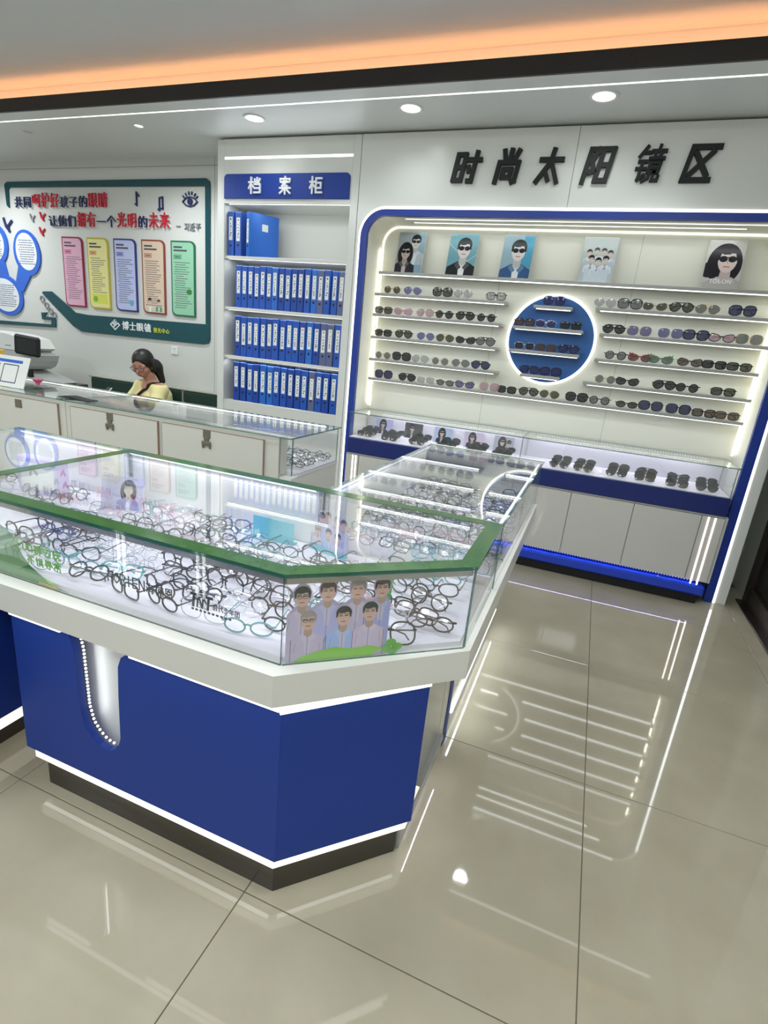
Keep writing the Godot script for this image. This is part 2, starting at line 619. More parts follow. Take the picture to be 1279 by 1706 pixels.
func build_ceiling_lights():
	downlight(-2.459, -3.524, CEIL, 0.07, "bright round downlight above the filing cabinet")
	downlight(-1.344, -3.499, CEIL, 0.07, "bright round downlight between the filing cabinet and the black lettering")
	downlight(-0.257, -3.481, CEIL, 0.07, "bright round downlight above the black wall lettering")
	downlight(-3.47, -3.54, CEIL, 0.035, "small lit downlight above the bench corner", 7.0)
	downlight(-4.613, -3.544, CEIL, 0.045, "small unlit downlight above the notice wall", 0.0)
	downlight(-5.75, -3.55, CEIL, 0.045, "small downlight above the blue bubble notice", 10.0)
	for k in 5:
		downlight(-4.7 + 1.35 * k, 2.45, CEIL, 0.07, ["downlight over the rear aisle by the far side wall", "downlight over the rear aisle, second from the far side wall", "downlight in the middle of the rear aisle", "downlight over the rear aisle, second from the door wall", "downlight over the rear aisle by the door wall"][k], 2.0)
	# flat light panels in the tray behind the picture
	for k in 4:
		var pn := thing("ceiling_panel_light", ["square ceiling light panel by the far side wall", "square ceiling light panel by the side counter", "middle square ceiling light panel of the tray", "square ceiling light panel towards the door wall"][k], "ceiling light", Vector3(-5.5 + 1.9 * k, TRAY, 1.1), "square light panels in the tray")
		part(pn, "frame", boxed(Vector3(0, -0.004, 0), Vector3(0.62, 0.008, 0.62), 0.002), "plastic_white")
		part(pn, "diffuser", boxed(Vector3(0, -0.009, 0), Vector3(0.58, 0.004, 0.58)), "lamp_face")
		strip_light(Vector3(-5.79 + 1.9 * k, TRAY - 0.013, 1.1), Vector3(-5.21 + 1.9 * k, TRAY - 0.013, 1.1), Vector3.DOWN, 0.58, 2.05)
	for k in 4:
		var pn := thing("ceiling_panel_light", ["square ceiling light panel nearest the blue bubble notice", "square ceiling light panel over the side counter", "square ceiling light panel over the corner counter", "square ceiling light panel over the aisle"][k], "ceiling light", Vector3(-4.9 + 1.7 * k, TRAY, -0.95), "square light panels in the tray")
		part(pn, "frame", boxed(Vector3(0, -0.004, 0), Vector3(0.62, 0.008, 0.62), 0.002), "plastic_white")
		part(pn, "diffuser", boxed(Vector3(0, -0.009, 0), Vector3(0.58, 0.004, 0.58)), "lamp_face")
		strip_light(Vector3(-5.19 + 1.7 * k, TRAY - 0.013, -0.95), Vector3(-4.61 + 1.7 * k, TRAY - 0.013, -0.95), Vector3.DOWN, 0.58, 2.05)
	# line of light let into the soffit
	var s := thing("soffit_light_line", "thin white line of light running along the whole soffit", "light strip", Vector3.ZERO)
	led_bar(s, Vector3(-6.5, CEIL - 0.001, -3.355), Vector3(1.19, CEIL - 0.001, -3.355), Vector3.DOWN, 0.014, 0.13, "led", "diffuser")
	var s2 := thing("soffit_light_line", "line of light in the soffit over the rear aisle", "light strip", Vector3.ZERO)
	led_bar(s2, Vector3(-6.5, CEIL, 2.15), Vector3(1.19, CEIL, 2.15), Vector3.DOWN, 0.014, 0.13, "led", "diffuser")
	# warm cove between the dark trim and the tray
	var w := thing("cove_light", "warm orange strip light tucked behind the dark ceiling trim", "light strip", Vector3.ZERO)
	led_bar(w, Vector3(-6.55, 2.815, -3.228), Vector3(1.18, 2.815, -3.228), Vector3(0, 0.35, -1), 0.012, 0.95, "led_warm", "led_strip", 0.004, Color(1.0, 0.67, 0.44))

# ---------------------------------------------------------------- the display wall with its lit portal
const PL := -1.765
const PR := 1.0

func build_display_wall():
	var inner := arch(-1.70, 0.93, 0, 2.258, 0.13)
	var core := PackedVector2Array([Vector2(1.06, 0), Vector2(1.06, CEIL - 0.014), Vector2(-1.79, CEIL - 0.014), Vector2(-1.79, 0)])
	core.append_array(inner)
	var b := Mb.new()
	b.extrude(core, -4.3, WALL - 0.012)
	var w := struct("wall_display", b, "recess_white")
	struct("recess_back", span(-1.72, 0.95, 0, 2.3, -4.3, -4.11), "recess_white", w)
	for x in [-0.78, 0.1]:
		struct("seam_line", span(x, x + 0.002, 0.9, 2.24, -4.11, -4.1095), "seam", w)
	# white facing panels with an upright joint between them
	var o := arch(PL, PR, 0, 2.316, 0.19)
	var half := int(o.size() / 2)
	var lp := PackedVector2Array([Vector2(-0.380, 2.316), Vector2(-0.380, CEIL - 0.014), Vector2(-1.788, CEIL - 0.014), Vector2(-1.788, 0)])
	for k in half:
		lp.append(o[k])
	b = Mb.new()
	b.extrude(lp, WALL - 0.012, WALL)
	struct("facing_panel", b, "panel_white", w)
	var rp := PackedVector2Array([Vector2(-0.377, 2.316)])
	for k in range(half, o.size()):
		rp.append(o[k])
	rp.append_array([Vector2(1.06, 0), Vector2(1.06, CEIL - 0.014), Vector2(-0.377, CEIL - 0.014)])
	b = Mb.new()
	b.extrude(rp, WALL - 0.012, WALL)
	struct("facing_panel", b, "panel_white", w)
	# blue portal frame with its glowing outline
	var p := thing("portal_frame", "royal blue arched frame with white glowing outline round the sunglasses shelves", "frame")
	var o2 := arch(PL + 0.017, PR - 0.017, 0, 2.299, 0.173)
	b = Mb.new()
	b.extrude(band(o2, inner), WALL - 0.02, WALL + 0.012)
	part(p, "blue_band", b, "blue_frame", "royal blue band")
	b = Mb.new()
	b.extrude(band(o, o2), WALL - 0.012, WALL + 0.006)
	part(p, "light_outline", b, "led", "white glowing outline")
	strip_light(Vector3(PL + 0.01, 0.05, WALL + 0.007), Vector3(PL + 0.01, 2.15, WALL + 0.007), Vector3(0, 0, 1), 0.016, 0.1)
	strip_light(Vector3(PR - 0.01, 0.05, WALL + 0.007), Vector3(PR - 0.01, 2.15, WALL + 0.007), Vector3(0, 0, 1), 0.016, 0.1)
	strip_light(Vector3(-1.6, 2.307, WALL + 0.007), Vector3(0.85, 2.307, WALL + 0.007), Vector3(0, 0, 1), 0.016, 0.1)
	# lights inside the recess
	var r := w
	led_bar(r, Vector3(-1.45, 2.256, -3.885), Vector3(0.74, 2.256, -3.885), Vector3.DOWN, 0.012, 0.09)
	led_bar(r, Vector3(-1.42, 2.256, -3.985), Vector3(0.64, 2.256, -3.985), Vector3.DOWN, 0.012, 0.09)
	b = Mb.new()
	b.extrude(band(arch(-1.699, 0.929, 0.93, 2.257, 0.13), arch(-1.687, 0.917, 0.93, 2.245, 0.118)), -4.11, -4.10)
	part(r, "back_outline", b, "led_soft")
	strip_light(Vector3(-1.69, 0.95, -4.096), Vector3(-1.69, 2.1, -4.096), Vector3(0.3, 0, 1), 0.012, 0.08, Color(1, 0.98, 0.88))
	strip_light(Vector3(0.92, 0.95, -4.096), Vector3(0.92, 2.1, -4.096), Vector3(-0.3, 0, 1), 0.012, 0.08, Color(1, 0.98, 0.88))
	# lettering
	var t := thing("wall_lettering", "large black slanted Chinese characters on the white wall above the portal", "sign", Vector3(0, 2.45, WALL))
	var xs := [[-1.138, -0.941], [-0.863, -0.684], [-0.606, -0.429], [-0.334, -0.149], [-0.049, 0.123], [0.206, 0.395]]
	var word := "时尚太阳镜区"
	for k in 6:
		b = Mb.new()
		var wd: float = xs[k][1] - xs[k][0] - 0.03
		b.strokes(GLYPH[word[k]], xs[k][0], 0.0, wd, 0.185, 0.0175 if k == 4 else 0.027, 0.0, 0.02, 0.16)
		part(t, "character", b, "black")
	# shelves
	var sh := [
		["long grey shelf carrying the posters at the top of the recess", -1.66, 0.925, 1.93],
		["upper short grey shelf on the filing cabinet side of the blue disc", -1.676, -0.685, 1.78], ["second short grey shelf down on the filing cabinet side of the blue disc", -1.678, -0.70, 1.634],
		["third short grey shelf down on the filing cabinet side of the blue disc", -1.678, -0.70, 1.472], ["lowest short grey shelf on the filing cabinet side of the blue disc", -1.678, -0.684, 1.308],
		["upper short grey shelf on the door side of the blue disc", -0.10, 0.925, 1.78], ["second short grey shelf down on the door side of the blue disc", -0.045, 0.925, 1.622],
		["third short grey shelf down on the door side of the blue disc", -0.045, 0.912, 1.462], ["lowest short grey shelf on the door side of the blue disc", -0.09, 0.914, 1.305],
		["long grey shelf running under the blue disc", -1.673, 0.906, 1.162]]
	for k in sh.size():
		var s := thing("display_shelf", sh[k][0], "shelf", Vector3.ZERO, "grey shelves in the sunglasses recess")
		var y: float = sh[k][3]
		part(s, "board", span(sh[k][1], sh[k][2], y - 0.02, y, -4.109, -3.975, 0.002), "shelf_grey")
		led_bar(s, Vector3(sh[k][1] + 0.03, y - 0.0245, -3.99), Vector3(sh[k][2] - 0.02, y - 0.0245, -3.99), Vector3.DOWN, 0.022, 0.06 if k in [0, 9] else 0.03, "led", "led_strip", 0.004)
	# blue disc with its ring of light
	var d := thing("blue_disc", "round blue panel with a white glowing ring in the middle of the recess", "display panel", Vector3(-0.362, 1.553, -4.11))
	b = Mb.new()
	b.lathe(PackedVector2Array([Vector2(0.29, 0.0), Vector2(0.29, 0.012), Vector2(0.0, 0.012)]), 56, Transform3D(Basis(Vector3.RIGHT, PI / 2), Vector3.ZERO))
	part(d, "panel", b, "blue_disc")
	b = Mb.new()
	var ring := PackedVector3Array()
	for k in 64:
		ring.append(Vector3(cos(TAU * k / 64) * 0.297, sin(TAU * k / 64) * 0.297, 0.014))
	b.tube(ring, 0.009, 8, true, 1.0, Vector3(0, 0, 1))
	part(d, "light_ring", b, "led")
	var cs := [["top shelf on the blue disc", -0.5, -0.245, 1.768], ["second shelf down on the blue disc", -0.618, -0.15, 1.627], ["third shelf down on the blue disc", -0.62, -0.146, 1.472], ["bottom shelf on the blue disc", -0.515, -0.25, 1.312]]
	for k in 4:
		var s := thing("disc_shelf", "small pale grey " + cs[k][0], "shelf", Vector3.ZERO, "small shelves on the blue disc")
		var y: float = cs[k][3]
		part(s, "board", span(cs[k][1], cs[k][2], y - 0.02, y, -4.097, -3.975, 0.002), "shelf_grey")
		led_bar(s, Vector3(cs[k][1] + 0.02, y - 0.0245, -3.99), Vector3(cs[k][2] - 0.01, y - 0.0245, -3.99), Vector3.DOWN, 0.022, 0.015, "led", "led_strip", 0.004)
	# framed portraits standing on the top shelf
	var ps := [[-1.445, 0.205, "poster of two models in sunglasses, one behind the other, beside the rounded corner"], [-1.055, 0.205, "teal poster of a man in sunglasses and dark blazer"], [-0.672, 0.205, "blue poster of a man in sunglasses and blue jacket"], [-0.146, 0.21, "pale poster of a group of young men in white"], [0.577, 0.2, "poster of a long-haired woman in sunglasses with lettering below"]]
	for k in 5:
		var q := thing("poster_board", ps[k][2], "poster", Vector3(ps[k][0], 1.93, -3.998), "posters on the top shelf")
		q.rotation.x = -0.2
		var pw: float = ps[k][1]
		part(q, "board", span(-pw / 2, pw / 2, 0, 0.285, -0.008, 0.0), "plastic_white")
		b = Mb.new()
		b.extrude(PackedVector2Array([Vector2(-pw / 2, 0.001), Vector2(pw / 2, 0.001), Vector2(pw / 2, 0.284), Vector2(-pw / 2, 0.284)]), 0.0, 0.0006)
		part(q, "print", b, print_mat("poster_%d" % k, portrait(k), 0.25))
		part(q, "foot", span(-0.03, 0.03, 0.0, 0.015, -0.05, -0.008), "acrylic")
	# woman's poster lettering
	var tx := TextMesh.new()
	tx.text = "TOLON"
	tx.font_size = 32
	tx.pixel_size = 0.0011
	tx.depth = 0.0006
	var last := get_node("poster_board_004")
	var lt := inst("lettering", tx, M.letter_white, last)
	lt.position = Vector3(0.0, 0.045, 0.0014)

# ---------------------------------------------------------------- printed pictures (flat print only)
func print_mat(key: String, img: Image, rough := 0.4) -> StandardMaterial3D:
	var m := mat(key, Color.WHITE, rough)
	m.albedo_texture = ImageTexture.create_from_image(img)
	m.texture_repeat = false
	return m

func sheet(w: int, h: int, c: Color) -> Image:
	var i := Image.create(w, h, false, Image.FORMAT_RGBA8)
	i.fill(c)
	return i

func oval(i: Image, cx: float, cy: float, rx: float, ry: float, c: Color, cut_lo := -9.0, cut_hi := 9.0):
	for y in range(maxi(0, int(cy - ry)), mini(i.get_height(), int(cy + ry) + 2)):
		var fy := (y - cy) / ry
		if fy < cut_lo or fy > cut_hi or absf(fy) > 1.0:
			continue
		var half := rx * sqrt(1.0 - fy * fy)
		var a := maxi(0, int(cx - half))
		var b := mini(i.get_width(), int(cx + half) + 1)
		if b > a:
			i.fill_rect(Rect2i(a, y, b - a, 1), c)

func shape(i: Image, pts: Array, c: Color):
	var p := PackedVector2Array()
	var lo := Vector2(1e9, 1e9)
	var hi := -lo
	for k in range(0, pts.size(), 2):
		p.append(Vector2(pts[k], pts[k + 1]))
		lo = lo.min(p[-1])
		hi = hi.max(p[-1])
	for y in range(maxi(0, int(lo.y)), mini(i.get_height(), int(hi.y) + 1)):
		for x in range(maxi(0, int(lo.x)), mini(i.get_width(), int(hi.x) + 1)):
			if Geometry2D.is_point_in_polygon(Vector2(x + 0.5, y + 0.5), p):
				i.set_pixel(x, y, c)

func line(i: Image, x0: float, y0: float, x1: float, y1: float, w: int, c: Color):
	var cnt := int(maxf(absf(x1 - x0), absf(y1 - y0))) + 1
	for k in cnt + 1:
		var t := float(k) / cnt
		i.fill_rect(Rect2i(int(lerpf(x0, x1, t) - w / 2.0), int(lerpf(y0, y1, t) - w / 2.0), w, w), c)

# head and shoulders; s is the half width of the face in pixels
func bust(i: Image, cx: float, cy: float, s: float, skin: Color, hair: Color, coat: Color, inner: Color, eyes: String, long_hair := false):
	if long_hair:
		oval(i, cx, cy + s * 0.6, s * 1.75, s * 2.6, hair)
	shape(i, [cx - s * 2.6, cy + s * 5.2, cx - s * 2.4, cy + s * 2.9, cx - s * 0.8, cy + s * 2.0, cx + s * 0.8, cy + s * 2.0, cx + s * 2.4, cy + s * 2.9, cx + s * 2.6, cy + s * 5.2], coat)
	shape(i, [cx - s * 0.6, cy + s * 2.1, cx + s * 0.6, cy + s * 2.1, cx + s * 0.35, cy + s * 5.2, cx - s * 0.35, cy + s * 5.2], inner)
	shape(i, [cx - s * 0.5, cy + s * 0.8, cx + s * 0.5, cy + s * 0.8, cx + s * 0.6, cy + s * 2.2, cx, cy + s * 2.7, cx - s * 0.6, cy + s * 2.2], skin.darkened(0.12))
	oval(i, cx, cy + s * 0.1, s, s * 1.42, skin)
	oval(i, cx, cy - s * 0.45, s * 1.16, s * 1.15, hair, -1.0, -0.15)
	shape(i, [cx - s * 1.16, cy - s * 0.7, cx - s * 0.7, cy - s * 0.75, cx - s * 0.95, cy + s * 0.25, cx - s * 1.12, cy + s * 0.1], hair)
	shape(i, [cx + s * 1.16, cy - s * 0.7, cx + s * 0.7, cy - s * 0.75, cx + s * 0.95, cy + s * 0.25, cx + s * 1.12, cy + s * 0.1], hair)
	shape(i, [cx - s, cy - s * 0.75, cx - s * 0.1, cy - s * 0.95, cx + s * 0.25, cy - s * 0.5, cx - s * 0.5, cy - s * 0.45], hair)
	if eyes == "sun":
		oval(i, cx - s * 0.47, cy + s * 0.02, s * 0.42, s * 0.34, hexc("0d0e12"))
		oval(i, cx + s * 0.47, cy + s * 0.02, s * 0.42, s * 0.34, hexc("0d0e12"))
		line(i, cx - s * 0.95, cy - s * 0.12, cx + s * 0.95, cy - s * 0.12, maxi(1, int(s * 0.12)), hexc("0d0e12"))
	else:
		for g in [-1, 1]:
			line(i, cx + g * s * 0.2, cy - s * 0.02, cx + g * s * 0.62, cy - s * 0.02, maxi(1, int(s * 0.13)), hexc("2a211e"))
			line(i, cx + g * s * 0.18, cy - s * 0.28, cx + g * s * 0.66, cy - s * 0.3, maxi(1, int(s * 0.09)), hair)
			if eyes == "specs":
				for k in 20:
					var a := TAU * k / 20
					i.fill_rect(Rect2i(int(cx + g * s * 0.44 + cos(a) * s * 0.36), int(cy + sin(a) * s * 0.28), 2, 2), hexc("26222a"))
	for g in [-1, 1]:
		shape(i, [cx + g * s * 0.1, cy + s * 2.9, cx + g * s * 0.75, cy + s * 2.0, cx + g * s * 1.25, cy + s * 2.5, cx + g * s * 0.55, cy + s * 3.3], coat.lightened(0.25))
		line(i, cx + g * s * 1.7, cy + s * 3.6, cx + g * s * 1.9, cy + s * 5.1, maxi(1, int(s * 0.08)), coat.darkened(0.35))
	line(i, cx - s * 0.05, cy + s * 0.15, cx + s * 0.06, cy + s * 0.55, maxi(1, int(s * 0.08)), skin.darkened(0.22))
	line(i, cx - s * 0.28, cy + s * 0.9, cx + s * 0.28, cy + s * 0.9, maxi(1, int(s * 0.13)), hexc("a8655f"))

func portrait(k: int) -> Image:
	var i := sheet(180, 244, hexc("9fb4bd"))
	if k == 0:
		i.fill(hexc("86a3b3"))
		i.fill_rect(Rect2i(0, 0, 90, 244), hexc("9aa3a6"))
		bust(i, 120, 54, 27, hexc("cfc4bd"), hexc("17171b"), hexc("aeb9c1"), hexc("d4d9dd"), "sun")
		bust(i, 60, 116, 29, hexc("bfaea4"), hexc("141319"), hexc("22202b"), hexc("c0b2aa"), "sun", true)
	elif k == 1:
		i.fill(hexc("6f9fa9"))
		line(i, 0, 60, 180, 200, 2, hexc("cfe3e6"))
		line(i, 20, 244, 180, 120, 2, hexc("cfe3e6"))
		bust(i, 98, 84, 39, hexc("d6cfcb"), hexc("141519"), hexc("14161c"), hexc("e3e2de"), "sun")
	elif k == 2:
		i.fill(hexc("8fa9b3"))
		i.fill_rect(Rect2i(120, 0, 60, 244), hexc("4d97b4"))
		bust(i, 96, 86, 39, hexc("d2cbc8"), hexc("16161b"), hexc("2c5280"), hexc("d9dcdf"), "sun")
	elif k == 3:
		i.fill(hexc("b4bcba"))
		for r in [[38, 84, 12], [76, 74, 12], [114, 76, 12], [148, 86, 12]]:
			bust(i, r[0], r[1], r[2], hexc("cdbfb4"), hexc("1f2126"), hexc("c2cbd0"), hexc("e2e6e8"), "plain")
			i.fill_rect(Rect2i(r[0] - 22, r[1] + 44, 44, 140), hexc("b5c0c8"))
		for r in [[54, 118, 14], [92, 130, 14], [130, 120, 14]]:
			bust(i, r[0], r[1], r[2], hexc("d2c4b9"), hexc("1b1d22"), hexc("d3dae0"), hexc("8f9fc0"), "plain")
			i.fill_rect(Rect2i(r[0] - 24, r[1] + 54, 48, 90), hexc("c6d0d8"))
	else:
		i.fill(hexc("c5c3bd"))
		oval(i, 92, 118, 84, 104, hexc("1d1620"))
		oval(i, 20, 150, 34, 40, hexc("1d1620"))
		bust(i, 104, 92, 46, hexc("dccac4"), hexc("1d1620"), hexc("b3aaa8"), hexc("dccac4"), "sun")
		i.fill_rect(Rect2i(0, 214, 180, 30), hexc("b8b2ae"))
	return i

func text_card(bg: Color, ink: Color, accent: Color, sd: int, w := 96, h := 224) -> Image:
	var i := sheet(w, h, bg)
	var r := RandomNumberGenerator.new()
	r.seed = sd
	var y := 12
	i.fill_rect(Rect2i(8, y, int(w * 0.4), 5), ink)
	i.fill_rect(Rect2i(8, y + 10, int(w * 0.62), 5), ink)
	y += 26
	i.fill_rect(Rect2i(8, y, int(w * 0.36), 12), accent)
	i.fill_rect(Rect2i(10, y + 2, int(w * 0.36) - 4, 8), bg)
	i.fill_rect(Rect2i(13, y + 4, int(w * 0.36) - 10, 4), accent)
	y += 22
	while y < h - 20:
		var x := 10 + r.randi_range(0, 6)
		var end := w - 8 - r.randi_range(0, int(w * 0.4))
		while x < end:
			var l := r.randi_range(2, 6)
			i.fill_rect(Rect2i(x, y, l, 2), ink)
			x += l + 1
		y += 7
	return i

# ---------------------------------------------------------------- spectacles
var specs := {}

func lens_outline(kind: String, side: float) -> PackedVector2Array:
	# one lens; x grows away from the nose
	var p := PackedVector2Array()
	for k in 20:
		var a := TAU * k / 20
		var c := cos(a)
		var s := sin(a)
		var q: Vector2
		match kind:
			"round":
				q = Vector2(c * 0.0235, s * 0.0225)
			"oval":
				q = Vector2(c * 0.026, s * 0.0175)
			"square":
				q = Vector2(signf(c) * pow(absf(c), 0.62) * 0.027, signf(s) * pow(absf(s), 0.62) * 0.021)
			"large":
				q = Vector2(signf(c) * pow(absf(c), 0.75) * 0.030, signf(s) * pow(absf(s), 0.75) * 0.0265)
			"cat":
				q = Vector2(c * 0.028, s * 0.0195)
				q.y += maxf(0.0, c) * maxf(0.0, s) * 0.012
			_: # aviator
				q = Vector2(c * 0.0285 - s * 0.003, s * 0.0245)
				if s < 0.0:
					q.x = q.x * (1.0 - 0.16 * -s) + 0.003 * s
		p.append(Vector2(q.x * side, q.y))
	return p

func lens_height(kind: String) -> float:
	return {"round": 0.0225, "oval": 0.0175, "square": 0.021, "large": 0.0265, "cat": 0.0205}.get(kind, 0.0245)

func spectacle(kind: String, thick: float) -> Dictionary:
	var key := "%s%.4f" % [kind, thick]
	if specs.has(key):
		return specs[key]
	var d := {}
	var hy := lens_height(kind) + thick
	var cx := 0.0345 if kind in ["large", "cat"] else 0.0325
	var fr := Mb.new()
	for side in [-1.0, 1.0]:
		var out := lens_outline(kind, side)
		var ring := PackedVector3Array()
		var ln := Mb.new()
		var mid := Vector3(side * cx, hy, 0.0015)
		for q in out:
			ring.append(Vector3(side * cx + q.x, hy + q.y, -absf(side * cx + q.x) * 0.08))
		fr.tube(ring, thick, 5, true, 1.0, Vector3(0, 0, 1))
		for k in ring.size():
			var a := ring[k]
			var b := ring[(k + 1) % ring.size()]
			ln.stri(mid, a, b, Vector3(0, 0, 1), (Vector3(0, 0, 1) + (a - mid) * 6).normalized(), (Vector3(0, 0, 1) + (b - mid) * 6).normalized())
		d["lens%d" % int(side)] = ln.mesh()
		var ex: float = side * (cx + 0.0275)
		var hinge := Vector3(side * (cx + 0.0325), hy + 0.009, -0.006)
		fr.tube(PackedVector3Array([Vector3(ex - side * 0.003, hy + 0.009, -0.003), Vector3(ex + side * 0.004, hy + 0.0095, -0.004), hinge]), thick * 1.15, 5)
		var op := Mb.new()
		op.tube(PackedVector3Array([hinge, hinge + Vector3(side * 0.001, 0, -0.04), hinge + Vector3(-side * 0.001, -0.001, -0.092), hinge + Vector3(-side * 0.004, -0.012, -0.115), hinge + Vector3(-side * 0.006, -0.026, -0.13)]), thick * 0.85, 5, false, 0.7)
		d["open%d" % int(side)] = op.mesh()
		var fo := Mb.new()
		var zz := -0.010 if side < 0 else -0.0145
		fo.tube(PackedVector3Array([hinge, hinge + Vector3(-side * 0.006, -0.001, zz + 0.006), Vector3(-side * 0.02, hy + 0.006, zz - 0.006), Vector3(-side * 0.042, hy - 0.002, zz - 0.006), Vector3(-side * 0.052, hy - 0.016, zz - 0.005)]), thick * 0.85, 5, false, 0.7)
		d["fold%d" % int(side)] = fo.mesh()
	var gap := cx - (0.0225 if kind == "round" else 0.0255)
	fr.tube(PackedVector3Array([Vector3(-gap - 0.003, hy + 0.006, -0.0005), Vector3(0, hy + 0.0095, 0.0015), Vector3(gap + 0.003, hy + 0.006, -0.0005)]), thick * 1.05, 5)
	if kind == "aviator":
		fr.tube(PackedVector3Array([Vector3(-cx + 0.002, hy + 0.0235, -0.001), Vector3(0, hy + 0.0225, 0.001), Vector3(cx - 0.002, hy + 0.0235, -0.001)]), thick, 5)
	d.frame = fr.mesh()
	d.height = hy
	specs[key] = d
	return d

# a pair standing on its rims at the base of xf, facing +z
func eyewear(called: String, label: String, category: String, group: String, kind: String, frame: String, lens: String, xf: Transform3D, open := true, rests := true) -> Node3D:
	var thick := 0.0011 if frame in ["frame_gold", "frame_silver"] else 0.0024
	var d := spectacle(kind, thick)
	var o := thing(called, label, category, Vector3.ZERO, group)
	if rests:
		# set it down so that its lowest point, rim or temple, touches what it lies on
		var low := 0.0
		for q in [Vector3(0.045, d.height - 0.018, -0.023), Vector3(0.05, d.height - 0.019, -0.022)] if not open else [Vector3(0.058, d.height - 0.019, -0.137)]:
			for s in [-1.0, 1.0]:
				low = minf(low, (xf.basis * Vector3(q.x * s, q.y, q.z)).y)
		xf.origin.y -= low
	o.transform = xf
	inst("frame", d.frame, M[frame], o)
	for s in ["-1", "1"]:
		inst("lens", d["lens" + s], M[lens], o)
		inst("temple", d[("open" if open else "fold") + s], M[frame], o)
	return o

const SUN_SHELVES := [
	["the upper shelf beside the filing cabinet", 1.78, [-1.543, -1.383, -1.155, -1.003, -0.766], "olive/round/gold purple/aviator/silver olive/large/black smoke/aviator/silver smoke/square/brown"],
	["the second shelf down beside the filing cabinet", 1.634, [-1.597, -1.439, -1.268, -1.122, -0.966, -0.814], "olive/square/brown pink/cat/pink pink/aviator/gold black/round/black black/aviator/black black/round/black"],
	["the third shelf down beside the filing cabinet", 1.472, [-1.584, -1.418, -1.244, -1.095, -0.941, -0.795], "black/square/black olive/aviator/black purple/aviator/silver olive/aviator/gold black/cat/black grey/aviator/black"],
	["the lowest short shelf beside the filing cabinet", 1.308, [-1.57, -1.417, -1.266, -1.11, -0.954, -0.806], "grey/round/gold black/large/black smoke/aviator/silver grey/round/gold grey/aviator/silver navy/aviator/black"],
	["the long shelf under the blue disc", 1.162, [-1.55, -1.356, -1.205, -1.052, -0.903, -0.719, -0.592, -0.437, -0.293, -0.11, 0.04, 0.214, 0.36, 0.526, 0.676, 0.808], "navy/large/black black/aviator/black smoke/square/silver grey/oval/black purple/cat/brown pink/large/gold black/square/black olive/aviator/black olive/aviator/gold black/large/black grey/round/black olive/oval/black navy/large/black navy/large/black brown/square/black brown/square/brown"],
	["the upper shelf beside the glazed door", 1.78, [-0.049, 0.1, 0.249, 0.4, 0.546, 0.735], "smoke/aviator/silver grey/large/black olive/cat/gold olive/aviator/black grey/aviator/gold navy/large/black"],
	["the second shelf down beside the glazed door", 1.622, [0.036, 0.19, 0.374, 0.519, 0.663, 0.811], "black/aviator/black purple/large/gold purple/large/silver navy/large/black pink/cat/brown grey/large/gold"],
	["the third shelf down beside the glazed door", 1.462, [0.081, 0.229, 0.354, 0.524, 0.662, 0.8], "grey/round/black brown/cat/red grey/cat/green brown/cat/brown black/square/black olive/square/black"],
	["the lowest short shelf beside the glazed door", 1.305, [0.048, 0.186, 0.41, 0.545, 0.75], "grey/round/gold black/cat/black black/aviator/black black/round/black olive/square/black"],
	["the top shelf of the blue disc", 1.768, [-0.371], "navy/large/blue"],
	["the second shelf of the blue disc", 1.627, [-0.545, -0.40, -0.237], "brown/square/black navy/square/silver black/square/black"],
	["the third shelf of the blue disc", 1.472, [-0.519, -0.372, -0.222], "black/square/silver brown/square/brown navy/aviator/black"],
	["the bottom shelf of the blue disc", 1.312, [-0.457, -0.312], "navy/aviator/black navy/large/black"]]

func build_sunglasses():
	for r in SUN_SHELVES:
		var ks: PackedStringArray = r[3].split(" ")
		for k in r[2].size():
			var q := ks[k].split("/")
			var words := {"olive": "dark olive", "purple": "violet", "smoke": "pale smoke", "pink": "rose-tinted", "black": "black-lensed", "grey": "grey-lensed", "navy": "navy-lensed", "brown": "brown-lensed"}
			var label := "%s %s sunglasses, %s along %s" % [words[q[0]], q[1], ordinal(k), r[0]]
			if q[2] == "red":
				label = "red-framed sunglasses with pointed ears, %s along %s" % [ordinal(k), r[0]]
			if q[2] == "green":
				label = "green-framed sunglasses with pointed ears, %s along %s" % [ordinal(k), r[0]]
			var xf := Transform3D(Basis(Vector3.UP, rng.randf_range(-0.06, 0.06)).scaled(Vector3.ONE * 1.12), Vector3(r[2][k], r[1] + 0.0008, -3.985))
			xf.origin.z = -3.985 - 0.0
			var o := eyewear("sunglasses", label, "sunglasses", "sunglasses on the wall shelves", q[1], "frame_" + q[2], "lens_" + q[0], xf, false)
			# clear stand under the bridge
			var st := Mb.new()
			st.tube(PackedVector3Array([Vector3(0, 0.0, -0.022), Vector3(0, 0.028, -0.02), Vector3(0, 0.031, -0.006)]), 0.002, 5)
			inst("stand", st.mesh(), M.acrylic, o)
			if q[2] in ["red", "green"]:
				for s in [-1.0, 1.0]:
					var e := Mb.new()
					e.extrude(PackedVector2Array([Vector2(s * 0.036, 0.036), Vector2(s * 0.062, 0.03), Vector2(s * 0.058, 0.056), Vector2(s * 0.05, 0.04), Vector2(s * 0.042, 0.052)]), -0.006, -0.002)
					part(o, "ear", e, "frame_" + q[2])

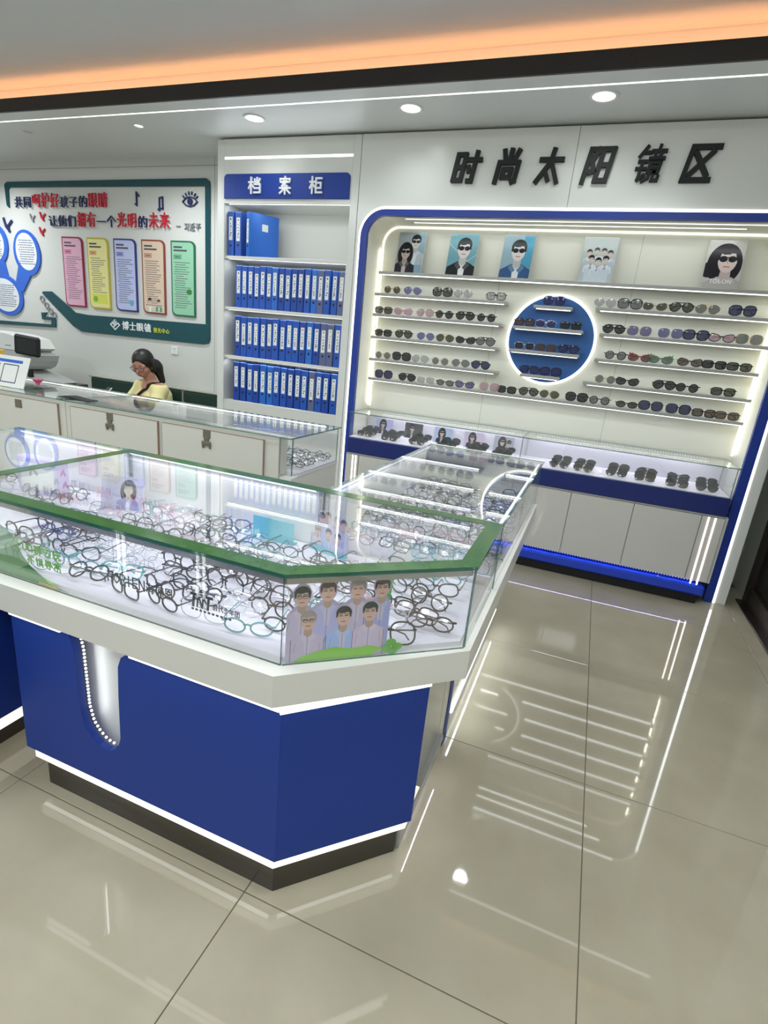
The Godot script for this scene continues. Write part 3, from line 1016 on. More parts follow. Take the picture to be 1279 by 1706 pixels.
# ---------------------------------------------------------------- low showcase under the shelves
func build_wall_showcase():
	var c := thing("wall_showcase_cabinet", "white cabinet with navy fascia under the sunglasses wall", "cabinet", Vector3.ZERO)
	part(c, "carcass", span(-1.69, 0.92, 0.15, 0.59, -4.1, -3.73), "cabinet_white")
	part(c, "fascia", span(-1.69, 0.9, 0.6, 0.715, -4.1, -3.71, 0.003), "blue_deep", "navy blue fascia board")
	part(c, "light_rail", span(-1.69, 0.9, 0.588, 0.6, -4.1, -3.715, 0.002), "shelf_grey")
	var x := 0.773
	for k in 6:
		if k == 5:
			part(c, "end_panel", span(-1.69, -1.587, 0.155, 0.586, -3.73, -3.712, 0.002), "door_white")
		part(c, "door", span(maxf(x - 0.39, -1.584), x - 0.002, 0.155, 0.586, -3.73, -3.712, 0.002), "door_white")
		x -= 0.393
	part(c, "end_panel", span(0.775, 0.9, 0.155, 0.586, -3.73, -3.712, 0.002), "door_white")
	part(c, "plinth_ledge", span(-1.69, 0.9, 0.062, 0.13, -4.1, -3.69, 0.012), "blue_bright", "bright blue plinth ledge")
	part(c, "kick_board", span(-1.69, 0.87, 0.0, 0.062, -4.1, -3.715), "black", "black kick board")
	led_dots(c, Vector3(-1.65, 0.1525, -3.718), Vector3(0.85, 0.1525, -3.718), Vector3.DOWN, 0.004, 0.017, 0.08, "led_violet", Color(0.8, 0.78, 1))
	part(c, "knob", boxed(Vector3(0.62, 0.134, -3.71), Vector3(0.014, 0.01, 0.014), 0.004), "steel")
	for e in [0.811, 0.848, -1.632, -1.606]:
		led_bar(c, Vector3(e, 0.132, -3.709), Vector3(e, 0.584, -3.709), Vector3(0, 0, 1), 0.009, 0.008, "led_rose", "upright_led_strip", 0.003, Color(1, 0.95, 0.93))
	# glass case on top of it
	var g := thing("wall_showcase", "long glass showcase on the navy fascia, full of dark sunglasses", "showcase", Vector3.ZERO)
	part(g, "tray", span(-1.68, 0.89, 0.7155, 0.722, -4.1, -3.725), "tray_white")
	part(g, "back_panel", span(-1.68, 0.89, 0.722, 0.86, -4.1, -4.094), "tray_white")
	glass_pane(g, Vector3(-1.68, 0.722, -3.716), Vector3(-0.392, 0.722, -3.716), 0.178)
	glass_pane(g, Vector3(-0.388, 0.722, -3.716), Vector3(0.89, 0.722, -3.716), 0.178)
	glass_pane(g, Vector3(0.892, 0.722, -3.72), Vector3(0.892, 0.722, -4.09), 0.178)
	glass_pane(g, Vector3(-0.39, 0.722, -3.725), Vector3(-0.39, 0.722, -4.09), 0.178)
	glass_box_slab(g, PackedVector2Array([Vector2(-1.69, 3.708), Vector2(-0.391, 3.708), Vector2(-0.391, 4.095), Vector2(-1.69, 4.095)]), 0.9, 0.908)
	glass_box_slab(g, PackedVector2Array([Vector2(-0.389, 3.708), Vector2(0.905, 3.708), Vector2(0.905, 4.095), Vector2(-0.389, 4.095)]), 0.9, 0.908)
	for e in [[-1.56, -0.447], [-0.335, 0.8]]:
		led_dots(g, Vector3(e[0], 0.893, -4.085), Vector3(e[1], 0.893, -4.085), Vector3(0, -0.8, 0.6), 0.006, 0.017, 0.13)
		part(g, "led_channel", span(e[0] - 0.01, e[1] + 0.01, 0.886, 0.9, -4.1, -4.088), "shelf_grey")
	# small photo cards
	var cards := [[-1.531, "violet", "small photo card of a woman in sunglasses at the end of the wall showcase"], [-1.28, "dark", "dark photo card second along in the wall showcase"], [-1.033, "blue", "pale blue photo card of a long-haired woman in the wall showcase"], [-0.79, "pink", "pink photo card of a dark-haired woman in the wall showcase"], [-0.56, "grey", "grey photo card of two models in the wall showcase"]]
	for k in 5:
		var o := thing("photo_card", cards[k][2], "photo card", Vector3(cards[k][0], 0.722, -4.06), "photo cards in the wall showcase")
		o.rotation.x = -0.12
		var im := sheet(96, 72, [hexc("c5c4ea"), hexc("4e4a4a"), hexc("c3d2ec"), hexc("d9c9de"), hexc("b9bcc4")][k])
		bust(im, 40, 22, 11, hexc("cfc0b8"), hexc("16141a"), hexc("201e28"), hexc("d0c8c4"), "sun", k != 1)
		if k == 4:
			bust(im, 72, 26, 9, hexc("cfc0b8"), hexc("16141a"), hexc("201e28"), hexc("d0c8c4"), "sun")
		part(o, "board", span(-0.075, 0.075, 0, 0.12, -0.004, 0.0), "plastic_white")
		var b := Mb.new()
		b.extrude(PackedVector2Array([Vector2(-0.075, 0), Vector2(0.075, 0), Vector2(0.075, 0.12), Vector2(-0.075, 0.12)]), 0.0, 0.0005)
		part(o, "print", b, print_mat("photo_card_%d" % k, im))
	# clusters of folded dark sunglasses, nested in three rows of two
	var cl := [[-1.58, "first"], [-1.38, "second"], [-1.16, "third"], [-0.94, "fourth"], [-0.72, "fifth"], [-0.53, "sixth"], [-0.055, "seventh"], [0.235, "eighth"], [0.41, "ninth"], [0.60, "tenth"], [0.77, "eleventh"]]
	for k in cl.size():
		var cols := 2 if k == 6 else 1
		for r in 3:
			for q in cols:
				var kind: String = ["square", "large", "aviator", "cat"][(k + r) % 4]
				var fm := "frame_black" if (k + r) % 3 else "frame_brown"
				var px: float = cl[k][0] + (q - (cols - 1) * 0.5) * 0.155 + 0.008 * r
				var pz := -3.775 - 0.062 * r
				var row: String = ["front", "middle", "back"][r]
				var label := "black sunglasses in the %s row of the %s cluster in the wall showcase" % [row, cl[k][1]]
				if cols == 2:
					label = "black sunglasses, %s of two in the %s row of the large wall showcase cluster" % [ordinal(q), row]
				var xf := Transform3D(Basis(Vector3.UP, rng.randf_range(-0.12, 0.12)) * Basis(Vector3.RIGHT, -0.5), Vector3(px, 0.724 + 0.011 * r, pz))
				eyewear("sunglasses", label, "sunglasses", "dark sunglasses in the wall showcase", kind, fm, "lens_black", xf, false)

# ---------------------------------------------------------------- filing cabinet
func build_filing_cabinet():
	var c := thing("filing_cabinet", "tall white open filing cabinet with blue header and lit shelves", "cabinet")
	var x0 := -2.98
	var x1 := -1.793
	var i0 := -2.918
	var i1 := -1.852
	part(c, "side_panel", span(x0, i0, 0, CEIL - 0.014, FAR, WALL, 0.002), "panel_white")
	part(c, "side_panel", span(i1, x1, 0, CEIL - 0.014, FAR, WALL, 0.002), "panel_white")
	part(c, "back_panel", span(i0, i1, 0.8, 2.34, -4.17, -4.14), "cabinet_white")
	part(c, "crown_panel", span(i0, i1, 2.64, CEIL - 0.014, FAR, WALL), "panel_white")
	part(c, "header_panel", span(i0, i1, 2.33, 2.622, FAR, WALL), "panel_white")
	led_bar(c, Vector3(x0 + 0.004, 2.631, WALL - 0.004), Vector3(x1 - 0.004, 2.631, WALL - 0.004), Vector3(0, 0, 1), 0.014, 0.08)
	var b := Mb.new()
	b.extrude(rounded(-2.911, -1.859, 2.36, 2.523, 0.03, [false, false, true, true]), 0.0, 0.012, Transform3D(Basis(), Vector3(0, 0, WALL)))
	var s := part(c, "header_sign", b, "blue", "royal blue header sign")
	var xs := [[-2.691, -2.573], [-2.425, -2.319], [-2.175, -2.066]]
	for k in 3:
		b = Mb.new()
		b.strokes(GLYPH["档案柜"[k]], xs[k][0] + 0.004, 2.389, xs[k][1] - xs[k][0] - 0.008, 0.108, 0.0125, WALL + 0.012, WALL + 0.024)
		part(s, "character", b, "letter_white", "white character")
	# shelves with lights under their front edges
	var ys := [1.965, 1.587, 1.21, 0.848]
	for y in ys:
		part(c, "shelf", span(i0, i1, y - 0.022, y, -4.14, WALL - 0.012, 0.002), "cabinet_white")
	part(c, "base_panel", span(i0, i1, 0.0, 0.826, FAR, WALL - 0.01), "cabinet_white")
	part(c, "side_liner", span(i0, i0 + 0.002, 0.85, 2.33, -4.14, WALL - 0.002), "cabinet_white")
	for y in [2.328, 1.942, 1.564, 1.187]:
		led_bar(c, Vector3(i0 + 0.03, y, WALL - 0.03), Vector3(i1 - 0.01, y, WALL - 0.03), Vector3(0, -1, -0.25), 0.012, 0.08, "led", "led_strip", 0.006)
	# binders
	var lab := []
	for k in 5:
		var im := sheet(24, 120, hexc("e9ece9"))
		var r := RandomNumberGenerator.new()
		r.seed = 40 + k
		im.fill_rect(Rect2i(8, 8, 8, 8), [hexc("26344e"), hexc("2a2a30"), hexc("c65a6a"), hexc("c9c23a"), hexc("30405c")][k])
		var y := 34
		while y < 100:
			im.fill_rect(Rect2i(8 + r.randi_range(-2, 2), y, r.randi_range(5, 9), r.randi_range(3, 7)), hexc("30384a"))
			y += r.randi_range(9, 15)
		lab.append(print_mat("binder_label_%d" % k, im, 0.7))
	var rows := [[3, -2.912, -2.70, 1.965, "top shelf"], [17, -2.826, -1.862, 1.587, "second shelf"], [16, -2.834, -1.862, 1.21, "third shelf"], [15, -2.838, -1.868, 0.848, "bottom shelf"]]
	for r in rows.size():
		var row: Array = rows[r]
		var n: int = row[0]
		var pitch: float = (row[2] - row[1]) / n
		for k in n:
			var o := thing("binder", "blue binder with white spine label, %s along the %s of the filing cabinet" % [ordinal(k), row[4]], "binder", Vector3(row[1] + pitch * (k + 0.5), row[3], WALL - 0.025 + rng.randf_range(-0.008, 0.004)), "binders in the filing cabinet")
			var w := minf(pitch - 0.004, 0.058)
			var h := 0.312 + rng.randf_range(-0.004, 0.004)
			var m: String = ["binder_blue", "binder_blue_dark", "binder_blue", "binder_blue_light"][rng.randi() % 4]
			if r > 0 and k > n - 5 and rng.randf() < 0.6:
				m = "binder_grey"
			var dp := 0.24
			if r == 0 and k == 2:
				m = "binder_blue_light"
			b = Mb.new()
			b.box(Vector3(0, h / 2, -0.004), Vector3(w, h, 0.008), 0.003)
			part(o, "spine", b, m)
			b = Mb.new()
			b.box(Vector3(-w / 2 + 0.0015, h / 2, -dp / 2 - 0.006), Vector3(0.003, h, dp))
			b.box(Vector3(w / 2 - 0.0015, h / 2, -dp / 2 - 0.006), Vector3(0.003, h, dp))
			part(o, "covers", b, m)
			b = Mb.new()
			b.box(Vector3(0, h / 2 - 0.004, -dp / 2 - 0.012), Vector3(w - 0.009, h - 0.014, dp - 0.02))
			part(o, "papers", b, "paper")
			b = Mb.new()
			var lw := w * 0.56
			var ly := h - 0.035 - rng.randf_range(0, 0.02)
			b.extrude(PackedVector2Array([Vector2(-lw / 2, ly - 0.165), Vector2(lw / 2, ly - 0.165), Vector2(lw / 2, ly), Vector2(-lw / 2, ly)]), 0.0, 0.0006)
			part(o, "spine_label", b, lab[rng.randi() % 5], "white label with dark handwriting")
			b = Mb.new()
			b.lathe(PackedVector2Array([Vector2(0.009, 0.0), Vector2(0.009, 0.0012), Vector2(0.0, 0.0012)]), 12, Transform3D(Basis(Vector3.RIGHT, PI / 2), Vector3(0, 0.078 + rng.randf_range(-0.01, 0.006), 0.0)))
			part(o, "finger_hole", b, "hole_dark")
			if r == 0 and k == 2:
				# pulled out and turned so that its cover shows
				o.rotation.y = -0.55
				o.position += Vector3(0.02, 0, 0.0)
				b = Mb.new()
				b.box(Vector3(w / 2 + 0.0004, 0.22, -0.13), Vector3(0.0008, 0.05, 0.05))
				part(o, "cover_label", b, "paper", "white label on the cover")

# ---------------------------------------------------------------- notice wall
func flat(parent: Node, called: String, pts: Array, m, z0 := 0.0, z1 := 0.014, label := "") -> MeshInstance3D:
	var b := Mb.new()
	var p := PackedVector2Array()
	for q in pts:
		p.append(Vector2(q[0], q[1]))
	b.extrude(p, FAR + 0.0005 + z0, FAR + z1)
	return part(parent, called, b, m, label)

func build_poster_wall():
	# teal swoosh frame
	var t := thing("teal_swoosh_sign", "teal border with a broad swoosh round the notices on the far wall", "sign")
	var sw := flat(t, "swoosh", [[-5.414, 1.602], [-5.295, 1.609], [-5.119, 1.507], [-4.989, 1.428], [-4.809, 1.417], [-3.896, 1.43], [-3.388, 1.437], [-3.341, 1.437], [-3.341, 1.309], [-3.36, 1.275], [-3.413, 1.261], [-4.915, 1.252], [-5.026, 1.297], [-5.428, 1.585]], "teal")
	flat(t, "top_band", [[-5.823, 2.569], [-5.783, 2.591], [-3.379, 2.604], [-3.344, 2.583], [-3.339, 2.548], [-3.388, 2.545], [-5.755, 2.543], [-5.776, 2.525], [-5.785, 2.36], [-5.817, 2.383]], "teal")
	flat(t, "side_band", [[-3.388, 2.543], [-3.339, 2.546], [-3.341, 1.439], [-3.386, 1.439]], "teal")
	# white name on the swoosh
	var b := Mb.new()
	for k in 4:
		b.strokes(GLYPH["博士眼镜"[k]], -4.371 + 0.0905 * k, 1.316, 0.078, 0.074, 0.0078, FAR + 0.014, FAR + 0.02)
	part(sw, "lettering", b, "letter_white", "white characters")
	b = Mb.new()
	for k in 4:
		b.strokes(GLYPH["视光中心"[k]], -3.988 + 0.049 * k, 1.318, 0.042, 0.044, 0.0045, FAR + 0.014, FAR + 0.018)
	part(sw, "lettering", b, "letter_yellow", "small yellow-green characters")
	b = Mb.new()
	for q in ["50,100 20,70 50,40 80,70", "20,70 0,50 30,20", "80,70 100,50 70,20", "50,40 30,20 50,0 70,20", "35,85 65,55", "65,85 35,55"]:
		b.strokes(q, -4.52, 1.306, 0.115, 0.09, 0.009, FAR + 0.014, FAR + 0.02)
	part(sw, "emblem", b, "letter_white", "white diamond emblem")
	b = Mb.new()
	# lower bracket
	var lb := thing("teal_bracket", "teal hooked bracket strip under the blue bubbles", "sign", Vector3.ZERO)
	flat(lb, "strip", [[-6.55, 1.262], [-5.334, 1.29], [-5.329, 1.331], [-5.462, 1.33], [-5.465, 1.396], [-5.38, 1.403], [-5.43, 1.36], [-5.30, 1.36], [-5.267, 1.344], [-5.277, 1.264], [-6.55, 1.22]], "teal")
	# slogans in raised characters, on pale backing
	var slogans := [["共同呵护好孩子的眼睛", [-5.69, 2.366, 0.1225, 0.105], "bbrrrbbbrr", "upper line of raised red and navy characters on the far wall"], ["让他们拥有一个光明的未来", [-5.24, 2.205, 0.124, 0.105], "bbbrrbbrrbrr", "lower line of raised red and navy characters on the far wall"]]
	for s in slogans:
		var o := thing("slogan", s[3], "sign", Vector3.ZERO, "slogans on the far wall")
		var q: Array = s[1]
		for k in s[0].length():
			var big: bool = s[2][k] == "r"
			b = Mb.new()
			var h: float = q[3] * (1.16 if big else 0.88)
			b.strokes(GLYPH[s[0][k]], q[0] + q[2] * k, q[1] + 0.001 * k, q[2] * 0.86, h, 0.0108 if big else 0.0095, FAR + 0.012, FAR + 0.024)
			var ch := part(o, "character", b, "letter_red" if big else "letter_navy", "red character" if big else "navy character")
			b = Mb.new()
			b.strokes(GLYPH[s[0][k]], q[0] + q[2] * k, q[1] + 0.001 * k, q[2] * 0.86, h, 0.0185, FAR, FAR + 0.012)
			part(ch, "backing", b, "plastic_white")
	var sg := thing("slogan_signature", "small grey signature characters ending the slogan", "sign", Vector3.ZERO)
	b = Mb.new()
	b.strokes("0,50 60,50", -3.70, 2.205, 0.06, 0.06, 0.007, FAR, FAR + 0.012)
	part(sg, "dash", b, "letter_grey")
	for k in 3:
		b = Mb.new()
		b.strokes(GLYPH["习近平"[k]], -3.62 + 0.062 * k, 2.202, 0.054, 0.06, 0.0055, FAR, FAR + 0.012)
		part(sg, "character", b, "letter_grey")
	# five tall notice cards
	var cs := [[-4.965, "pink", "d8a9bf", "8c1f3a", "a02a44"], [-4.64, "yellow", "e3dc98", "b9ad45", "b8553a"], [-4.305, "lilac", "b7bfe3", "2a2f78", "3a3f94"], [-3.97, "tan", "d5bfa8", "8a3f36", "9c4438"], [-3.632, "green", "8fc3a4", "1f6a4c", "23684a"]]
	for k in 5:
		var o := thing("notice_card", "tall %s notice card of small print with one rounded corner pair" % cs[k][1], "notice", Vector3(cs[k][0], 1.80, FAR), "coloured notice cards on the far wall")
		b = Mb.new()
		b.extrude(rounded(-0.133, 0.133, -0.315, 0.318, 0.05, [true, false, true, false]), 0.0, 0.014)
		part(o, "border", b, mat("card_border_%d" % k, hexc(cs[k][3]), 0.3))
		b = Mb.new()
		b.extrude(rounded(-0.119, 0.119, -0.301, 0.304, 0.042, [true, false, true, false]), 0.014, 0.0165)
		var im := text_card(hexc(cs[k][2]), hexc("4b4450"), hexc(cs[k][4]), 11 + k)
		if k == 3:
			bust(im, 28, 188, 7, hexc("d9b9a4"), hexc("231a1a"), hexc("c8cdb9"), hexc("eceae0"), "plain")
			bust(im, 70, 190, 6, hexc("d9b9a4"), hexc("3a241c"), hexc("4f9b84"), hexc("e4d8e8"), "plain")
		if k == 1:
			im.fill_rect(Rect2i(8, 178, 80, 34), hexc("d3d55c"))
			oval(im, 26, 196, 12, 10, hexc("7fb24a"))
		if k == 4:
			oval(im, 76, 150, 12, 9, hexc("2f7d3c"))
		if k == 2:
			oval(im, 74, 200, 10, 10, hexc("5fa9bd"))
		part(o, "print", b, print_mat("card_print_%d" % k, im, 0.3))
	# blue bubbles with printed ovals
	var bub := thing("bubble_notice", "joined blue bubble shapes holding white ovals of small print", "notice", Vector3.ZERO)
	var u := PackedVector2Array([Vector2(-5.82, 1.60), Vector2(-5.70, 1.58), Vector2(-5.52, 1.80), Vector2(-5.72, 1.86)])
	for e in [[ellipse(Vector2(-5.965, 1.535), 0.255, 0.2, 36, -0.2)], [ellipse(Vector2(-5.595, 1.955), 0.185, 0.215, 36, 0.25)], [PackedVector2Array([Vector2(-6.08, 1.92), Vector2(-5.95, 1.92), Vector2(-5.88, 1.64), Vector2(-6.05, 1.64)])], [ellipse(Vector2(-6.06, 2.02), 0.2, 0.2, 36)]]:
		u = joined(u, e[0])
	b = Mb.new()
	b.extrude(u, FAR + 0.001, FAR + 0.016)
	part(bub, "blue_body", b, "card_blue", "blue bubble outline")
	var spots := [[Vector2(-5.595, 1.965), 0.145, 0.175, 0.25], [Vector2(-5.975, 1.535), 0.215, 0.162, -0.2], [Vector2(-6.07, 2.02), 0.16, 0.165, 0.0]]
	for k in 3:
		b = Mb.new()
		b.extrude(ellipse(spots[k][0], spots[k][1], spots[k][2], 36, spots[k][3]), FAR + 0.016, FAR + 0.019)
		var im := sheet(128, 128, hexc("dfe3e8"))
		var r := RandomNumberGenerator.new()
		r.seed = 90 + k
		for y in range(24, 108, 8):
			var x := 16 + r.randi_range(0, 10)
			while x < 112 - r.randi_range(0, 12):
				var l := r.randi_range(3, 9)
				im.fill_rect(Rect2i(x, y, l, 3), hexc("3c4560"))
				x += l + 2
		part(bub, "print_oval", b, print_mat("oval_print_%d" % k, im, 0.3), "white oval of dark print")
	# birds, notes, eye
	var birds := [[-5.834, 2.207, 0.11, "letter_navy", "dark flying bird cut-out above the blue bubbles"], [-5.477, 2.274, 0.06, "letter_grey", "small grey bird cut-out under the slogan"], [-5.336, 2.29, 0.065, "letter_red", "small red bird cut-out close under the slogan"], [-5.358, 2.156, 0.065, "letter_red", "small red bird cut-out beside the pink notice card"]]
	for q in birds:
		b = Mb.new()
		b.strokes("0,100 22,40 60,0;100,80 50,40 60,0;22,40 50,40", q[0] - q[2] / 2, q[1] - q[2] / 2, q[2], q[2], q[2] * 0.22, FAR, FAR + 0.012)
		solo("bird_cutout", q[4], "wall decal", b, q[3], "bird cut-outs on the far wall")
	for q in [[-4.131, 2.455, "0,10 26,10;26,0 26,95 70,70", "single dark music note cut-out over the slogans"], [-3.871, 2.416, "0,8 24,8;24,0 24,90 84,96 84,12;62,14 84,14", "double music note cut-out beside the eye symbol"]]:
		b = Mb.new()
		b.strokes(q[2], q[0] - 0.03, q[1] - 0.06, 0.06, 0.11, 0.012, FAR, FAR + 0.012)
		solo("music_note", q[3], "wall decal", b, "letter_navy", "music note cut-outs on the far wall")
	b = Mb.new()
	b.strokes("0,45 22,70 50,78 78,70 100,45 78,22 50,14 22,22 0,45;10,72 2,84;26,86 20,100;44,94 42,110;62,94 64,110;80,84 88,98;92,70 102,80", -3.63, 2.375, 0.155, 0.115, 0.009, FAR, FAR + 0.012)
	b.lathe(PackedVector2Array([Vector2(0.026, 0.0), Vector2(0.026, 0.013), Vector2(0.0, 0.013)]), 18, Transform3D(Basis(Vector3.RIGHT, PI / 2), Vector3(-3.552, 2.428, FAR)))
	solo("eye_symbol", "black eye symbol with lashes in the corner of the notice wall", "wall decal", b, "letter_navy")
	b = Mb.new()
	for q in [[-5.44, 1.53], [-5.385, 1.47], [-5.335, 1.42], [-5.285, 1.385]]:
		var ring := PackedVector3Array()
		for k in 16:
			ring.append(Vector3(q[0] + cos(TAU * k / 16) * 0.027, q[1] + sin(TAU * k / 16) * 0.027, FAR + 0.008))
		b.tube(ring, 0.006, 5, true, 1.0, Vector3(0, 0, 1))
	solo("ring_cutouts", "string of small grey ring cut-outs beside the teal swoosh", "wall decal", b, "letter_grey")
	# socket
	var so := thing("wall_socket", "white wall socket above the bench", "socket", Vector3(-3.752, 1.177, FAR))
	part(so, "plate", boxed(Vector3(0, 0, 0.005), Vector3(0.08, 0.075, 0.01), 0.003), "plastic_white")
	b = Mb.new()
	for q in [[-0.012, 0.012], [0.012, 0.012], [0, -0.014]]:
		b.box(Vector3(q[0], q[1], 0.0102), Vector3(0.004, 0.011, 0.001))
	part(so, "slots", b, "black")

# ---------------------------------------------------------------- island of showcases in the middle
const GT := 0.93      # glass tops
const LT := 0.712     # ledge
const UPX := Transform3D(Basis(Vector3(1, 0, 0), Vector3(0, 0, -1), Vector3(0, 1, 0)), Vector3.ZERO)  # plan outlines: x and -z

func plan(poly: Array, y0: float, y1: float) -> Mb:
	var b := Mb.new()
	var p := PackedVector2Array()
	for q in poly:
		p.append(Vector2(q[0], q[1]))
	b.extrude(p, y0, y1, UPX)
	return b

func inset(poly: PackedVector2Array, d: float) -> PackedVector2Array:
	var out := PackedVector2Array()
	var n := poly.size()
	var turn := -1.0 if Geometry2D.is_polygon_clockwise(poly) else 1.0
	for k in n:
		var a := poly[(k - 1 + n) % n]
		var b := poly[k]
		var c := poly[(k + 1) % n]
		var e1 := (b - a).normalized()
		var e2 := (c - b).normalized()
		var n1 := Vector2(-e1.y, e1.x) * turn
		var n2 := Vector2(-e2.y, e2.x) * turn
		var hit = Geometry2D.line_intersects_line(b + n1 * d, e1, b + n2 * d, e2)
		out.append(hit if hit != null else b + n1 * d)
	return out

func pv(a: Array) -> PackedVector2Array:
	var p := PackedVector2Array()
	for q in a:
		p.append(Vector2(q[0], q[1]))
	return p

func border_strips(parent: Node, poly: PackedVector2Array, w: float, y: float):
	var i := inset(poly, w)
	for k in poly.size():
		var k2 := (k + 1) % poly.size()
		var b := Mb.new()
		b.extrude(PackedVector2Array([poly[k], poly[k2], i[k2], i[k]]), y, y + 0.0012, UPX)
		part(parent, "border_strip", b, "green_strip", "printed green border strip")

func upright(a: Vector2, b: Vector2, y0: float, y1: float, t: float) -> Mb:
	# board from a to b (x and -z), thickness t to the inner (left) side
	var d := (b - a).normalized()
	var o := Vector2(-d.y, d.x) * t
	return plan([[a.x, a.y], [b.x, b.y], [b.x + o.x, b.y + o.y], [a.x + o.x, a.y + o.y]], y0, y1)

func build_island():
	# ---- corner unit nearest the camera
	var c := thing("corner_counter", "royal blue counter base with white ledge and cut corner, nearest the camera", "counter")
	part(c, "ledge", plan([[-1.56, 0.845], [-0.515, 0.845], [-0.16, 1.167], [-0.16, 1.56], [-1.56, 1.56]], LT - 0.08, LT), "ledge_white", "thick white ledge")
	part(c, "carcass", plan([[-1.385, 0.96], [-0.545, 0.96], [-0.30, 1.205], [-0.30, 1.55], [-1.385, 1.55]], 0.1, LT - 0.08), "cabinet_white")
	var b := Mb.new()
	var pts := [[-1.403, 0.13], [-0.521, 0.13], [-0.521, 0.602], [-0.95, 0.602], [-0.975, 0.592], [-1.0, 0.571], [-1.012, 0.54], [-1.016, 0.45], [-1.018, 0.31], [-1.026, 0.285], [-1.045, 0.263], [-1.07, 0.25], [-1.1, 0.255], [-1.125, 0.272], [-1.148, 0.30], [-1.161, 0.35], [-1.165, 0.45], [-1.168, 0.53], [-1.178, 0.575], [-1.195, 0.596], [-1.22, 0.604], [-1.403, 0.604]]
	b.extrude(pv(pts), -0.917, -0.897)
	part(c, "front_panel", b, "blue", "royal blue front panel with a pocket-shaped cut-out")
	part(c, "corner_panel", upright(Vector2(-0.521, 0.8985), Vector2(-0.247, 1.172), 0.13, 0.602, 0.02), "blue", "royal blue corner panel")
	part(c, "end_panel", span(-1.403, -1.385, 0.13, 0.604, -1.54, -0.918), "blue")
	part(c, "kick_board", plan([[-1.347, 0.917], [-0.535, 0.917], [-0.286, 1.169], [-0.286, 1.5], [-1.347, 1.5]], 0.0, 0.09), "kick_dark", "dark brown kick board")
	# lit channels above and below the blue
	part(c, "light_channel", upright(Vector2(-1.40, 0.889), Vector2(-1.205, 0.889), 0.587, 0.602, 0.007), "led")
	part(c, "light_channel", upright(Vector2(-0.965, 0.889), Vector2(-0.524, 0.889), 0.587, 0.602, 0.007), "led")
	part(c, "light_channel", upright(Vector2(-0.519, 0.889), Vector2(-0.241, 1.166), 0.582, 0.602, 0.006), "led")
	strip_light(Vector3(-1.39, 0.604, -0.88), Vector3(-0.53, 0.604, -0.88), Vector3(0, -1, 0.3), 0.012, 0.006)
	strip_light(Vector3(-0.50, 0.604, -0.9), Vector3(-0.25, 0.604, -1.15), Vector3(0.2, -1, 0.2), 0.012, 0.003)
	part(c, "base_channel", plan([[-1.38, 0.905], [-0.53, 0.905], [-0.262, 1.172], [-0.262, 1.3], [-1.38, 1.3]], 0.095, 0.13), "led_soft", "glowing white base strip")
	strip_light(Vector3(-1.37, 0.089, -0.91), Vector3(-0.54, 0.089, -0.91), Vector3(0, -1, 0.5), 0.01, 0.008)
	strip_light(Vector3(-0.52, 0.089, -0.92), Vector3(-0.28, 0.089, -1.165), Vector3(0.35, -1, 0.35), 0.01, 0.003)
	# pocket lights
	b = Mb.new()
	var rim := [[-1.178, 0.575], [-1.168, 0.53], [-1.165, 0.45], [-1.161, 0.35], [-1.148, 0.30], [-1.125, 0.272], [-1.1, 0.255], [-1.07, 0.25]]
	for k in rim.size() - 1:
		var p0 := Vector2(rim[k][0], rim[k][1])
		var p1 := Vector2(rim[k + 1][0], rim[k + 1][1])
		var cnt := maxi(1, int(p0.distance_to(p1) / 0.011))
		for q in cnt:
			var m := p0.lerp(p1, (q + 0.5) / cnt)
			b.box(Vector3(m.x + 0.004, m.y + 0.003, -0.924), Vector3(0.005, 0.005, 0.005))
	part(c, "pocket_led_strip", b, "led_cool")
	strip_light(Vector3(-1.162, 0.3, -0.93), Vector3(-1.166, 0.57, -0.93), Vector3(1, 0, -0.3), 0.008, 0.006, Color(0.97, 0.98, 1))
	part(c, "pocket_back", span(-1.22, -0.95, 0.2, 0.63, -0.962, -0.957), "plastic_white")
	# side towards the aisle
	part(c, "aisle_panel", span(-0.296, -0.276, 0.0, LT - 0.08, -1.56, -1.185), "grey_panel")

	led_dots(c, Vector3(-0.263, 0.105, -1.2), Vector3(-0.263, 0.105, -1.55), Vector3(0.6, -1, 0), 0.005, 0.017, 0.012, "led_cool")
	part(c, "base_trim", span(-0.276, -0.258, 0.11, 0.13, -1.56, -1.19), "grey_panel")

	# ---- arm towards the sunglasses wall
	var a := thing("aisle_counter", "grey counter base with white ledge running towards the sunglasses wall", "counter")
	part(a, "ledge", plan([[-0.78, 1.562], [-0.16, 1.562], [-0.16, 2.725], [-0.78, 2.725]], LT - 0.08, LT), "ledge_white", "white ledge")
	part(a, "carcass", span(-0.74, -0.298, 0.0, LT - 0.08, -2.69, -1.72), "cabinet_white")
	part(a, "aisle_panel", span(-0.296, -0.276, 0.0, LT - 0.08, -1.655, -1.563), "grey_panel")
	part(a, "joint_strip", span(-0.297, -0.274, 0.0, LT - 0.08, -1.715, -1.657), "blue", "upright blue joint strip")
	part(a, "aisle_panel", span(-0.296, -0.276, 0.0, LT - 0.08, -2.70, -1.717), "grey_panel")
	led_bar(a, Vector3(-0.268, 0.1, -1.73), Vector3(-0.268, 0.1, -2.69), Vector3(1, -0.6, 0), 0.011, 0.09)

	# ---- arm at the edge of the picture
	var l := thing("side_counter", "dark blue counter base at the edge of the picture beside the corner counter", "counter")
	part(l, "ledge", plan([[-2.25, 0.62], [-1.562, 0.62], [-1.562, 1.56], [-2.25, 1.56]], LT - 0.08, LT), "ledge_white", "white ledge")
	part(l, "side_panel", span(-1.615, -1.597, 0.12, LT - 0.09, -1.53, -0.66), "blue", "royal blue side panel")
	part(l, "base_channel", span(-1.63, -1.603, 0.075, 0.12, -1.52, -0.67), "led_soft")
